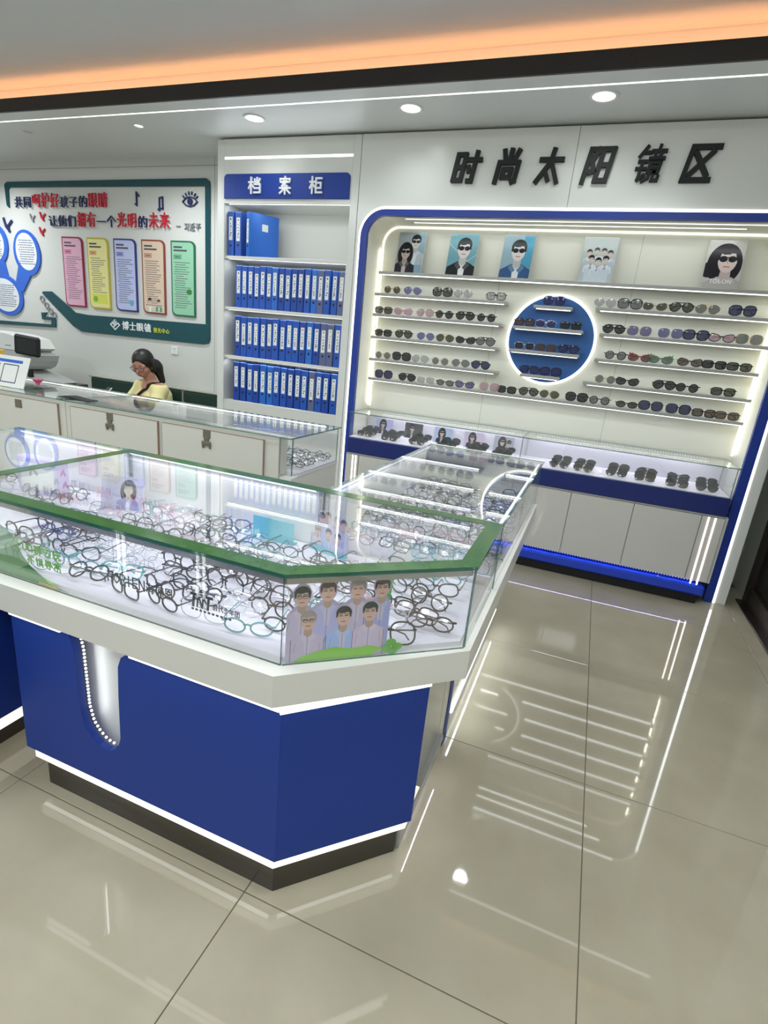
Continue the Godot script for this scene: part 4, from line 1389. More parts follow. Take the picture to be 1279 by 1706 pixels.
	part(l, "kick_board", span(-2.2, -1.63, 0.0, 0.12, -1.5, -0.7), "kick_dark")
	part(l, "carcass", span(-2.2, -1.616, 0.12, LT - 0.081, -1.54, -0.66), "cabinet_white")

	part(l, "end_panel", span(-2.2, -1.6, 0.12, LT - 0.09, -0.66, -0.642), "blue", "royal blue end panel")

	# ---- glass case of the corner unit
	var top := pv([[-1.62, 0.885], [-0.52, 0.885], [-0.172, 1.17], [-0.175, 1.548], [-1.62, 1.548]])
	var g := thing("corner_showcase", "glass showcase with green printed border over the blue corner counter", "showcase")
	part(g, "tray", plan([[-1.61, 0.9], [-0.53, 0.9], [-0.19, 1.178], [-0.19, 1.54], [-1.61, 1.54]], LT, LT + 0.012), "tray_white")
	glass_box_slab(g, top, GT - 0.008, GT)
	border_strips(g, top, 0.045, GT)
	glass_pane(g, Vector3(-1.615, LT, -0.889), Vector3(-0.524, LT, -0.889), GT - 0.008 - LT, 0.006, "front_pane")
	glass_pane(g, Vector3(-0.521, LT, -0.891), Vector3(-0.179, LT, -1.171), GT - 0.008 - LT, 0.006, "corner_pane")
	glass_pane(g, Vector3(-0.178, LT, -1.175), Vector3(-0.18, LT, -1.543), GT - 0.008 - LT)
	glass_pane(g, Vector3(-1.617, LT, -1.545), Vector3(-1.617, LT, -0.892), GT - 0.008 - LT)
	glass_pane(g, Vector3(-0.185, LT, -1.546), Vector3(-0.77, LT, -1.546), GT - 0.008 - LT)
	part(g, "top_profile", upright(Vector2(-1.61, 0.894), Vector2(-0.524, 0.894), GT - 0.026, GT - 0.009, 0.016), "steel", "metal light profile under the glass")
	part(g, "top_profile", upright(Vector2(-0.522, 0.896), Vector2(-0.183, 1.174), GT - 0.026, GT - 0.009, 0.016), "steel", "metal light profile under the glass")
	led_bar(g, Vector3(-1.6, GT - 0.018, -0.914), Vector3(-0.54, GT - 0.018, -0.914), Vector3(0, -0.3, -1), 0.01, 0.09, "led_cool", "led_strip", 0.003, Color(0.93, 0.93, 1))
	led_bar(g, Vector3(-0.534, GT - 0.018, -0.918), Vector3(-0.202, GT - 0.018, -1.190), Vector3(-0.7, -0.3, -0.7), 0.01, 0.03, "led_cool", "led_strip", 0.003, Color(0.93, 0.93, 1))
	led_bar(g, Vector3(-1.6, GT - 0.014, -1.535), Vector3(-0.8, GT - 0.014, -1.535), Vector3(0, -1, 0.6), 0.014, 0.06, "led_cool", "led_strip", 0.003, Color(0.93, 0.93, 1))
	for e in [[-1.61, -1.2], [-1.195, -0.79]]:
		part(g, "back_door", span(e[0], e[1], LT, GT - 0.01, -1.556, -1.549, 0.001), "plastic_white", "white sliding back door")
	part(g, "back_post", span(-0.79, -0.77, LT, GT - 0.009, -1.56, -1.545), "steel")
	part(g, "back_post", span(-1.62, -1.606, LT, GT - 0.009, -1.56, -1.546), "steel")

	# ---- glass case of the aisle arm
	var g2 := thing("aisle_showcase", "clear glass showcase on the aisle counter, mirroring the sunglasses wall", "showcase")
	part(g2, "tray", plan([[-0.75, 1.57], [-0.2, 1.57], [-0.2, 2.70], [-0.75, 2.70]], LT, LT + 0.012), "tray_white")
	glass_box_slab(g2, pv([[-0.765, 1.552], [-0.173, 1.552], [-0.165, 2.765], [-0.758, 2.765]]), GT - 0.008, GT)
	glass_pane(g2, Vector3(-0.178, LT, -1.562), Vector3(-0.172, LT, -2.71), GT - 0.008 - LT)
	glass_pane(g2, Vector3(-0.175, LT, -2.713), Vector3(-0.75, LT, -2.713), GT - 0.008 - LT)
	part(g2, "back_door", span(-0.766, -0.759, LT, GT - 0.01, -2.13, -1.57, 0.001), "plastic_white", "white sliding back door")
	part(g2, "back_door", span(-0.772, -0.767, LT, GT - 0.01, -2.71, -2.12, 0.001), "plastic_white", "white sliding back door")
	led_bar(g2, Vector3(-0.752, GT - 0.014, -1.58), Vector3(-0.752, GT - 0.014, -2.70), Vector3(0.6, -1, 0), 0.012, 0.06, "led_cool", "led_strip", 0.003, Color(0.93, 0.93, 1))
	led_bar(g2, Vector3(-0.19, GT - 0.012, -1.58), Vector3(-0.186, GT - 0.012, -2.70), Vector3(-0.6, -1, 0), 0.008, 0.06, "led_cool", "led_strip", 0.003, Color(0.93, 0.93, 1))

	# ---- glass case of the side arm
	var g3 := thing("side_showcase", "glass showcase at the edge of the picture beside the green-bordered one", "showcase")
	part(g3, "tray", span(-2.2, -1.63, LT, LT + 0.012, -1.54, -0.67), "tray_white")
	glass_box_slab(g3, pv([[-2.22, 0.65], [-1.624, 0.65], [-1.624, 1.548], [-2.22, 1.548]]), GT - 0.008, GT)
	glass_pane(g3, Vector3(-1.627, LT, -0.88), Vector3(-1.627, LT, -0.66), GT - 0.008 - LT)
	glass_pane(g3, Vector3(-2.2, LT, -0.662), Vector3(-1.63, LT, -0.662), GT - 0.008 - LT)
	part(g3, "back_door", span(-2.2, -1.63, LT, GT - 0.01, -1.556, -1.549, 0.001), "plastic_white", "white back door")
	led_bar(g3, Vector3(-2.19, GT - 0.014, -1.535), Vector3(-1.64, GT - 0.014, -1.535), Vector3(0, -1, 0.6), 0.014, 0.04, "led_cool", "led_strip", 0.003, Color(0.93, 0.93, 1))

# counter across the near aisle, behind the camera: its light strips show mirrored in the corner showcase
func build_rear_counter():
	var c := thing("rear_counter", "blue counter with pairs of upright light strips across the near aisle", "counter")
	part(c, "ledge", span(-3.05, -1.4, LT - 0.08, LT, 0.28, 0.85, 0.003), "ledge_white")
	part(c, "carcass", span(-3.0, -1.45, 0.0, LT - 0.08, 0.33, 0.8), "blue")
	for x in [-2.315, -2.275, -1.765, -1.725]:
		led_bar(c, Vector3(x, 0.02, 0.328), Vector3(x, 0.6, 0.328), Vector3(0, 0, -1), 0.009, 0.012, "led", "upright_led_strip", 0.003)

# seven cut-out figures on a card; (x, y) of each face in metres, card w by h
func group_card(called: String, label: String, xf: Transform3D, w: float, h: float, heads: Array, s: float, key: String, grass: bool):
	var px := 1000.0
	var im := sheet(int(w * px * 1.6), int(h * px * 1.6), hexc("cfc8dd"))
	var k1 := px * 1.6
	var u := PackedVector2Array([Vector2(0.004, 0), Vector2(w - 0.004, 0), Vector2(w - 0.004, h * 0.38), Vector2(0.004, h * 0.38)])
	var coats := ["e2daec", "d2d2f0", "dcd3e6", "c2caf0", "e0d6e8", "c2d6f6", "e6daec"]
	var hairs := ["17161b", "5a3a2c", "b5aaa8", "4a332b", "bdb6b4", "1b191d", "18171a"]
	for k in heads.size():
		var c := Vector2(heads[k][0], heads[k][1])
		for e in [PackedVector2Array([Vector2(maxf(0.0, c.x - s * 2.7), 0.002), Vector2(minf(w, c.x + s * 2.7), 0.002), Vector2(minf(w, c.x + s * 2.5), c.y - s * 2.7), Vector2(c.x + s * 0.8, c.y - s * 1.3), Vector2(c.x - s * 0.8, c.y - s * 1.3), Vector2(maxf(0.0, c.x - s * 2.5), c.y - s * 2.7)]), ellipse(c + Vector2(0, s * 0.25), s * 1.3, s * 1.75, 20)]:
			u = joined(u, e)
	var lo := u[0]
	var hi := u[0]
	for p in u:
		lo = lo.min(p)
		hi = hi.max(p)
	for k in heads.size():
		var cx: float = (heads[k][0] - lo.x) / (hi.x - lo.x) * im.get_width()
		var cy: float = (1.0 - (heads[k][1] - lo.y) / (hi.y - lo.y)) * im.get_height()
		var sp := s * k1 * h / (hi.y - lo.y)
		shape(im, [cx - sp * 2.6, im.get_height(), cx - sp * 2.5, cy + sp * 2.9, cx + sp * 2.5, cy + sp * 2.9, cx + sp * 2.6, im.get_height()], hexc(coats[k]))
		bust(im, cx, cy, sp, hexc("ecd0c2"), hexc(hairs[k]), hexc(coats[k]), hexc("e6e0ee"), "specs" if k in [0, 4] else "plain")
		line(im, cx - sp * 2.4, cy + sp * 3.0, cx - sp * 2.4, im.get_height(), 2, hexc("6f6890"))
		line(im, cx + sp * 2.4, cy + sp * 3.0, cx + sp * 2.4, im.get_height(), 2, hexc("6f6890"))
		line(im, cx, cy + sp * 2.8, cx, im.get_height(), 2, hexc("9c93b4"))
	var o := thing(called, label, "standee", Vector3.ZERO, "cut-out cards of young men")
	o.transform = xf
	var b := Mb.new()
	b.extrude(u, 0.0, 0.002)
	var pm := print_mat(key, im, 0.35)
	pm.backlight_enabled = true
	pm.backlight = Color(1.0, 1.0, 1.0)
	part(o, "cutout", b, pm)
	if grass:
		b = Mb.new()
		b.extrude(pv([[0.02, 0.0], [0.2, 0.0], [0.225, 0.018], [0.19, 0.026], [0.15, 0.022], [0.11, 0.030], [0.07, 0.022], [0.035, 0.012]]), 0.0022, 0.0032)
		part(o, "grass_print", b, "grass_print", "lime green grass")
		b = Mb.new()
		b.extrude(pv([[0.228, 0.035], [0.298, 0.185], [0.29, 0.06], [0.236, 0.012]]), -0.004, -0.002, Transform3D(Basis(Vector3.UP, 0.35), Vector3.ZERO))
		part(o, "side_flap", b, "green_card", "green side flap")
		b = Mb.new()
		for q in [[0.246, 0.030], [0.262, 0.018], [0.236, 0.014], [0.252, 0.008]]:
			b.extrude(ellipse(Vector2(q[0], q[1]), 0.013, 0.010, 14), 0.003, 0.004)
		part(o, "clover_print", b, "leaf_green", "green clover leaf")
	else:
		part(o, "foot", span(0.0, w, 0.0, 0.02, 0.0025, 0.0045), "cyan_card", "light blue foot strip")

func build_island_contents():
	var kinds := ["round", "oval", "square", "large", "cat", "square", "oval", "round"]
	var frames := ["frame_black", "frame_black", "frame_silver", "frame_brown", "frame_clear", "frame_black", "frame_blue", "frame_pink", "frame_black", "frame_black", "frame_silver", "frame_black", "frame_teal", "frame_brown"]
	var word := {"frame_black": "black", "frame_silver": "silver wire", "frame_brown": "brown", "frame_clear": "clear", "frame_gold": "gold wire", "frame_blue": "dark blue", "frame_pink": "pale pink", "frame_teal": "teal"}
	# corner showcase: rows from the front pane to the back doors
	for r in 12:
		var z := -0.935 - 0.0505 * r
		var xm := minf(-0.27, -0.52 + (-z - 0.885) * 1.22 - 0.10)
		var x := -1.535 + (0.07 if r % 2 else 0.0)
		var k := 0
		while x < xm:
			if not (r > 8 and x < -1.45) and not (r > 9 and x > -1.05 and x < -0.56):
				var f: String = frames[rng.randi() % frames.size()]
				var kd: String = kinds[rng.randi() % kinds.size()]
				var open := rng.randf() < 0.5
				var tilt := rng.randf_range(-0.95, -0.35)
				var xf := Transform3D(Basis(Vector3.UP, rng.randf_range(-0.28, 0.28)) * Basis(Vector3.RIGHT, tilt), Vector3(x + rng.randf_range(-0.012, 0.003), LT + 0.0145, z))
				if open:
					xf.basis = Basis(Vector3.UP, rng.randf_range(-0.25, 0.25))
				eyewear("eyeglasses", "%s %s eyeglasses, %s along the %s row in the green-bordered showcase" % [word[f], kd, ordinal(k), ordinal(r)], "eyeglasses", "eyeglasses in the green-bordered showcase", kd, f, "clear_lens", xf, open)
			x += 0.128
			k += 1
	# larger pairs laid out by the cut corner
	for q in [[-0.337, -1.06, 0.45, "frame_black", "large", "bold black square eyeglasses lying nearest the cut corner pane"], [-0.27, -1.165, 0.15, "frame_brown", "oval", "dark brown oval eyeglasses lying behind the bold black pair at the cut corner"]]:
		eyewear("eyeglasses", q[5], "eyeglasses", "eyeglasses in the green-bordered showcase", q[4], q[3], "clear_lens", Transform3D(Basis(Vector3.UP, q[2]) * Basis(Vector3.RIGHT, -0.55), Vector3(q[0], LT + 0.0145, q[1])), false)
	# aisle showcase
	for r in 21:
		var z := -1.62 - 0.0515 * r
		for k in 4:
			var f: String = frames[rng.randi() % frames.size()]
			var kd: String = kinds[rng.randi() % kinds.size()]
			if r < 3 and k > 1:
				f = ["frame_blue", "frame_teal", "frame_silver"][rng.randi() % 3]
			var open := rng.randf() < 0.4
			var xf := Transform3D(Basis(Vector3.UP, rng.randf_range(-0.3, 0.3)) * Basis(Vector3.RIGHT, rng.randf_range(-0.9, -0.3)), Vector3(-0.68 + 0.138 * k + rng.randf_range(-0.01, 0.01), LT + 0.0145, z))
			if open:
				xf.basis = Basis(Vector3.UP, rng.randf_range(-0.25, 0.25))
			if open and r > 17:
				open = false
			eyewear("eyeglasses", "%s %s eyeglasses, %s across the %s row in the aisle showcase" % [word[f], kd, ordinal(k), ordinal(r)], "eyeglasses", "eyeglasses in the aisle showcase", kd, f, "clear_lens", xf, open)
	# side showcase, only its far end is in the picture
	for r in 7:
		for k in 3:
			var f: String = frames[rng.randi() % frames.size()]
			var xf := Transform3D(Basis(Vector3.UP, rng.randf_range(-0.3, 0.3)) * Basis(Vector3.RIGHT, rng.randf_range(-0.8, -0.3)), Vector3(-2.08 + 0.155 * k, LT + 0.0145, -1.425 + 0.1 * (6 - r)) if r < 3 else Vector3(-2.08 + 0.155 * k, LT + 0.0145, -1.2 - 0.07 * (r - 3)))
			eyewear("eyeglasses", "%s eyeglasses, %s across the %s row in the showcase at the picture's edge" % [word[f], ordinal(k), ordinal(r)], "eyeglasses", "eyeglasses in the side showcase", kinds[(r + k) % 8], f, "clear_lens", xf, false)
	# cut-out cards
	var ca := Vector3(-0.521, LT + 0.001, -0.891)
	var cb := Vector3(-0.179, LT + 0.001, -1.171)
	var t := (cb - ca).normalized()
	var nn := t.cross(Vector3.UP)
	group_card("figure_standee", "cut-out card of seven young men in pale jackets behind the corner pane", Transform3D(Basis(t, Vector3.UP, nn), ca + t * 0.006 - nn * 0.0075), 0.235, 0.2, [[0.032, 0.160], [0.088, 0.170], [0.155, 0.172], [0.212, 0.172], [0.048, 0.102], [0.127, 0.107], [0.188, 0.114]], 0.0158, "standee_print", true)
	group_card("figure_standee", "smaller cut-out card of young men at the back of the green-bordered showcase", Transform3D(Basis(Vector3.UP, -0.25), Vector3(-0.80, LT + 0.0125, -1.515)), 0.165, 0.15, [[0.05, 0.122], [0.075, 0.128], [0.115, 0.122], [0.142, 0.118], [0.035, 0.075], [0.082, 0.072], [0.122, 0.066]], 0.0115, "standee_print_small", false)
	var o := thing("photo_card", "photo card of a curly-haired woman at the back of the green-bordered showcase", "photo card", Vector3(-1.56, LT + 0.0125, -1.44))
	o.rotation = Vector3(-0.2, 0.3, 0)
	var im := sheet(120, 96, hexc("c9c6e6"))
	bust(im, 78, 34, 13, hexc("dccabf"), hexc("2a2028"), hexc("8f8fc8"), hexc("e4e0ee"), "plain", true)
	part(o, "board", span(-0.08, 0.08, 0, 0.125, -0.004, 0), "plastic_white")
	var b := Mb.new()
	b.extrude(pv([[-0.08, 0], [0.08, 0], [0.08, 0.125], [-0.08, 0.125]]), 0, 0.0006)
	part(o, "print", b, print_mat("woman_card", im))
	o = thing("display_box", "violet display box in the showcase at the picture's edge", "box", Vector3(-1.93, LT + 0.0125, -1.42))
	part(o, "body", boxed(Vector3(0, 0.07, 0), Vector3(0.22, 0.14, 0.05), 0.004), "violet_card")
	part(o, "front_print", span(-0.09, 0.09, 0.02, 0.12, 0.025, 0.0256), "plastic_white")
	o = thing("display_card", "teal folded display card among the glasses of the green-bordered showcase", "display card", Vector3(-0.93, LT + 0.0125, -1.49))
	part(o, "front_leaf", boxed(Vector3(0, 0.04, 0), Vector3(0.16, 0.08, 0.003)), "cyan_card")
	part(o, "base_leaf", boxed(Vector3(0, 0.002, -0.015), Vector3(0.16, 0.003, 0.03)), "cyan_card")
	# prints on the inside of the front pane
	var zf := -0.8935
	var st := thing("green_sticker", "green leafy sticker with pale lettering at the edge of the front pane", "sticker", Vector3(0, 0, 0))
	b = Mb.new()
	b.extrude(pv([[-1.56, 0.86], [-1.42, 0.862], [-1.383, 0.848], [-1.353, 0.837], [-1.338, 0.815], [-1.325, 0.785], [-1.296, 0.757], [-1.26, 0.74], [-1.235, 0.722], [-1.193, 0.716], [-1.162, 0.7135], [-1.56, 0.7135]]), zf - 0.0006, zf)
	part(st, "tinted_film", b, "sticker_green", "clear green film")
	b = Mb.new()
	b.extrude(pv([[-1.56, 0.775], [-1.46, 0.77], [-1.397, 0.766], [-1.35, 0.77], [-1.296, 0.757], [-1.262, 0.738], [-1.203, 0.722], [-1.235, 0.7135], [-1.56, 0.7135]]), zf - 0.0012, zf - 0.0007)
	part(st, "leaf_print", b, "grass_print", "lime green leaf print")
	b = Mb.new()
	b.box(Vector3(-1.235, 0.7165, zf + 0.0004), Vector3(0.07, 0.005, 0.0006))
	part(st, "orange_strip", b, "yellow_print")
	b = Mb.new()
	for k in 3:
		b.strokes(GLYPH["肆去玩"[k]], -1.275 + 0.033 * k, 0.797, 0.028, 0.026, 0.0038, zf + 0.0001, zf + 0.0006)
	for k in 4:
		b.strokes(GLYPH["不惧寻常"[k]], -1.305 + 0.032 * k, 0.765, 0.027, 0.024, 0.0036, zf + 0.0001, zf + 0.0006)
	b.strokes("0,0 0,100 80,100;0,55 60,55", -1.336, 0.8, 0.017, 0.028, 0.004, zf + 0.0001, zf + 0.0006)
	b.strokes("0,100 0,25 40,0 80,25 80,100", -1.316, 0.8, 0.016, 0.02, 0.004, zf + 0.0001, zf + 0.0006)
	b.strokes("0,0 0,100;0,75 45,100 80,75 80,0", -1.296, 0.8, 0.016, 0.02, 0.004, zf + 0.0001, zf + 0.0006)
	part(st, "lettering", b, "leaf_green", "pale green lettering")
	var tn := thing("pane_lettering", "grey brand lettering on the front pane beside the green sticker", "sticker", Vector3.ZERO, "lettering on the front pane")
	b = Mb.new()
	var xx := -1.022
	for q in ["0,0 0,100;70,0 70,100;0,50 70,50", "35,100 0,70 0,30 35,0 70,30 70,70 35,100", "0,0 0,100 60,100 70,75 55,52 0,52;35,52 70,0", "30,0 30,100", "70,100 0,100 0,0 70,0;0,50 60,50", "0,0 0,100 70,0 70,100"]:
		b.strokes(q, xx, 0.787, 0.022, 0.026, 0.0032, zf, zf + 0.0006)
		xx += 0.0198
	for k in 3:
		b.strokes(GLYPH["海俪恩"[k]], -0.902 + 0.028 * k, 0.786, 0.024, 0.026, 0.0026, zf, zf + 0.0006)
	part(tn, "lettering", b, "black")
	tn = thing("pane_lettering", "bold black group lettering on the front pane near the cut corner", "sticker", Vector3.ZERO, "lettering on the front pane")
	b = Mb.new()
	b.strokes("0,100 100,100;50,100 50,0", -0.772, 0.79, 0.017, 0.03, 0.0065, zf, zf + 0.0006, 0.1)
	b.strokes("0,0 0,100 80,0 80,100", -0.752, 0.79, 0.018, 0.03, 0.0045, zf, zf + 0.0006, 0.1)
	b.strokes("0,100 100,100;50,100 50,0", -0.731, 0.79, 0.017, 0.03, 0.0065, zf, zf + 0.0006, 0.1)
	for k in 5:
		b.strokes(GLYPH["时代少年团"[k]], -0.708 + 0.0148 * k, 0.793, 0.013, 0.015, 0.0017, zf, zf + 0.0006)
	for k in 10:
		b.box(Vector3(-0.765 + 0.0115 * k, 0.782, zf + 0.0003), Vector3(0.007, 0.005, 0.0006))
	part(tn, "lettering", b, "black")

# ---------------------------------------------------------------- staff counter in front of the bench
func build_staff_counter():
	var top := 0.9
	var units := [[-3.048, -1.5, "white counter unit with two hasp-locked doors beside the glass end"], [-5.2, -3.052, "white counter unit carrying the acrylic sign, flower and black cloth"]]
	for q in 2:
		var u: Array = units[q]
		var c := thing("staff_counter", u[2], "counter", Vector3.ZERO, "white staff counter units")
		part(c, "carcass", span(u[0], u[1], 0.09, top - 0.01, -2.52, -2.43, 0.002), "counter_white")
		part(c, "kick_board", span(u[0], u[1], 0, 0.09, -2.52, -2.46), "kick_dark")
		var doors := [[-2.995, -2.31], [-2.276, -1.59]] if q == 0 else [[-3.79, -3.105], [-4.51, -3.825], [-5.18, -4.545]]
		for k in doors.size():
			var d: Array = doors[k]
			var o := part(c, "door", span(d[0], d[1], 0.13, 0.862, -2.43, -2.416, 0.002), "counter_white")
			var e := Mb.new()
			for s in [[d[0] - 0.002, d[1] + 0.002, 0.862, 0.864], [d[0] - 0.002, d[1] + 0.002, 0.128, 0.13], [d[0] - 0.002, d[0], 0.13, 0.862], [d[1], d[1] + 0.002, 0.13, 0.862]]:
				e.box(Vector3((s[0] + s[1]) / 2, (s[2] + s[3]) / 2, -2.423), Vector3(s[1] - s[0], s[3] - s[2], 0.013))
			part(o, "edge_band", e, "edge_brown", "thin brown edge band")
			var mx: float = [-2.668, -1.957, 0.0][k] if q == 0 else (d[0] + d[1]) / 2
			var h := Mb.new()
			if q == 0:
				h.box(Vector3(mx, 0.842, -2.4135), Vector3(0.048, 0.045, 0.005), 0.001)
				h.box(Vector3(mx, 0.808, -2.411), Vector3(0.03, 0.03, 0.008), 0.001)
				h.box(Vector3(mx, 0.79, -2.409), Vector3(0.058, 0.022, 0.012), 0.002)
				h.box(Vector3(mx - 0.023, 0.772, -2.411), Vector3(0.011, 0.02, 0.008), 0.001)
				h.box(Vector3(mx + 0.023, 0.772, -2.411), Vector3(0.011, 0.02, 0.008), 0.001)
				part(o, "hasp", h, "hasp", "grey metal hasp")
			else:
				h.box(Vector3(mx, 0.822, -2.4135), Vector3(0.058, 0.052, 0.005), 0.001)
				part(o, "lock_plate", h, "hasp", "grey metal lock plate")
	# showcase behind the doors, with its glass end
	var g := thing("staff_showcase", "long glass-topped showcase of the staff counter with a see-through end", "showcase")
	glass_box_slab(g, pv([[-5.2, 2.395], [-3.051, 2.395], [-3.051, 3.0], [-5.2, 3.0]]), top - 0.008, top)
	glass_box_slab(g, pv([[-3.049, 2.395], [-1.41, 2.395], [-1.41, 3.0], [-3.049, 3.0]]), top - 0.008, top)
	glass_pane(g, Vector3(-1.498, 0.69, -2.44), Vector3(-1.425, 0.69, -2.44), 0.2)
	glass_pane(g, Vector3(-1.423, 0.69, -2.444), Vector3(-1.423, 0.69, -2.98), 0.2, 0.006, "end_pane")
	glass_pane(g, Vector3(-5.19, 0.69, -2.984), Vector3(-1.425, 0.69, -2.984), 0.2, 0.006, "customer_pane")
	part(g, "base", span(-5.2, -1.425, 0.0, 0.672, -2.99, -2.522), "cabinet_white")
	part(g, "front_base", span(-1.498, -1.425, 0.0, 0.672, -2.52, -2.44), "cabinet_white")
	part(g, "tray", span(-5.19, -1.42, 0.672, 0.69, -2.99, -2.522), "tray_white")
	part(g, "tray_liner", span(-5.19, -2.05, 0.69, 0.694, -2.978, -2.524), "liner_grey", "dark grey tray liner")
	part(g, "back_liner", span(-5.19, -1.56, 0.7, 0.88, -2.532, -2.5225), "liner_grey")
	part(g, "divider", span(-2.6, -2.585, 0.695, 0.89, -2.978, -2.53), "plastic_white")
	led_bar(g, Vector3(-4.9, 0.888, -2.965), Vector3(-1.5, 0.888, -2.965), Vector3(0, -1, 0.6), 0.007, 0.04)
	var word := ["black", "dark brown", "black", "silver wire", "black", "dark blue"]
	var fr := ["frame_black", "frame_brown", "frame_black", "frame_silver", "frame_black", "frame_blue"]
	for r in 6:
		for k in 3:
			var xf := Transform3D(Basis(Vector3.UP, rng.randf_range(-0.3, 0.3)) * Basis(Vector3.RIGHT, -0.6), Vector3(-1.5 - 0.15 * k, 0.6925, -2.59 - 0.066 * r))
			eyewear("eyeglasses", "%s eyeglasses, %s from the glass end, %s row of the staff showcase" % [word[r], ordinal(k), ordinal(r)], "eyeglasses", "eyeglasses in the staff showcase", ["oval", "square", "round"][(r + k) % 3], fr[r], "clear_lens", xf, false)
	# things on the counter
	var s := thing("acrylic_sign", "leaning acrylic sign with blue header on the staff counter", "sign", Vector3(-3.72, top + 0.003, -2.5))
	s.rotation = Vector3(-0.35, 0.0, 0)
	part(s, "panel", span(-0.24, 0.21, 0.0, 0.21, -0.004, 0.0), "plastic_white")
	part(s, "header_print", span(-0.22, 0.15, 0.165, 0.185, 0.0, 0.0008), "card_blue", "blue header bar")
	var b := Mb.new()
	for q in [[-0.2, 0.03], [-0.02, 0.03]]:
		b.strokes("0,0 100,0 100,100 0,100 0,0", q[0], q[1], 0.14, 0.12, 0.006, 0.0, 0.0008)
	part(s, "printed_frame", b, "letter_navy", "navy printed square frames")
	part(s, "back_leg", boxed(Vector3(0, 0.05, -0.05), Vector3(0.05, 0.1, 0.003), 0.0), "acrylic")
	var f := thing("artificial_flower", "pink artificial flower lying on the staff counter", "flower", Vector3(-3.5, top, -2.6))
	for k in 9:
		b = Mb.new()
		var a := TAU * k / 9 + 0.3
		b.extrude(ellipse(Vector2(0.024, 0), 0.024, 0.015, 12), -0.001, 0.001, Transform3D(Basis(Vector3.UP, a) * Basis(Vector3.BACK, 0.75) * Basis(Vector3.RIGHT, -PI / 2), Vector3(0, 0.036, 0)))
		part(f, "petal", b, "pink")
	b = Mb.new()
	b.lathe(PackedVector2Array([Vector2(0.0, 0.024), Vector2(0.011, 0.028), Vector2(0.014, 0.04), Vector2(0.0, 0.055)]), 12)
	part(f, "centre", b, "pink")
	b = Mb.new()
	b.tube(PackedVector3Array([Vector3(0, 0.03, 0), Vector3(-0.03, 0.006, 0.01), Vector3(-0.08, 0.003, 0.02)]), 0.002, 5)
	part(f, "stem", b, "leaf_green")
	var k2 := thing("black_cloth", "crumpled black cloth lying flat on the staff counter", "cloth", Vector3(-3.06, top + 0.0005, -2.5))
	b = Mb.new()
	b.extrude(pv([[-0.1, 0.0], [-0.07, 0.006], [-0.02, 0.012], [0.03, 0.01], [0.08, 0.004], [0.17, 0.003], [0.17, 0.0]]), -0.035, 0.035)
	part(k2, "fold", b, "black")

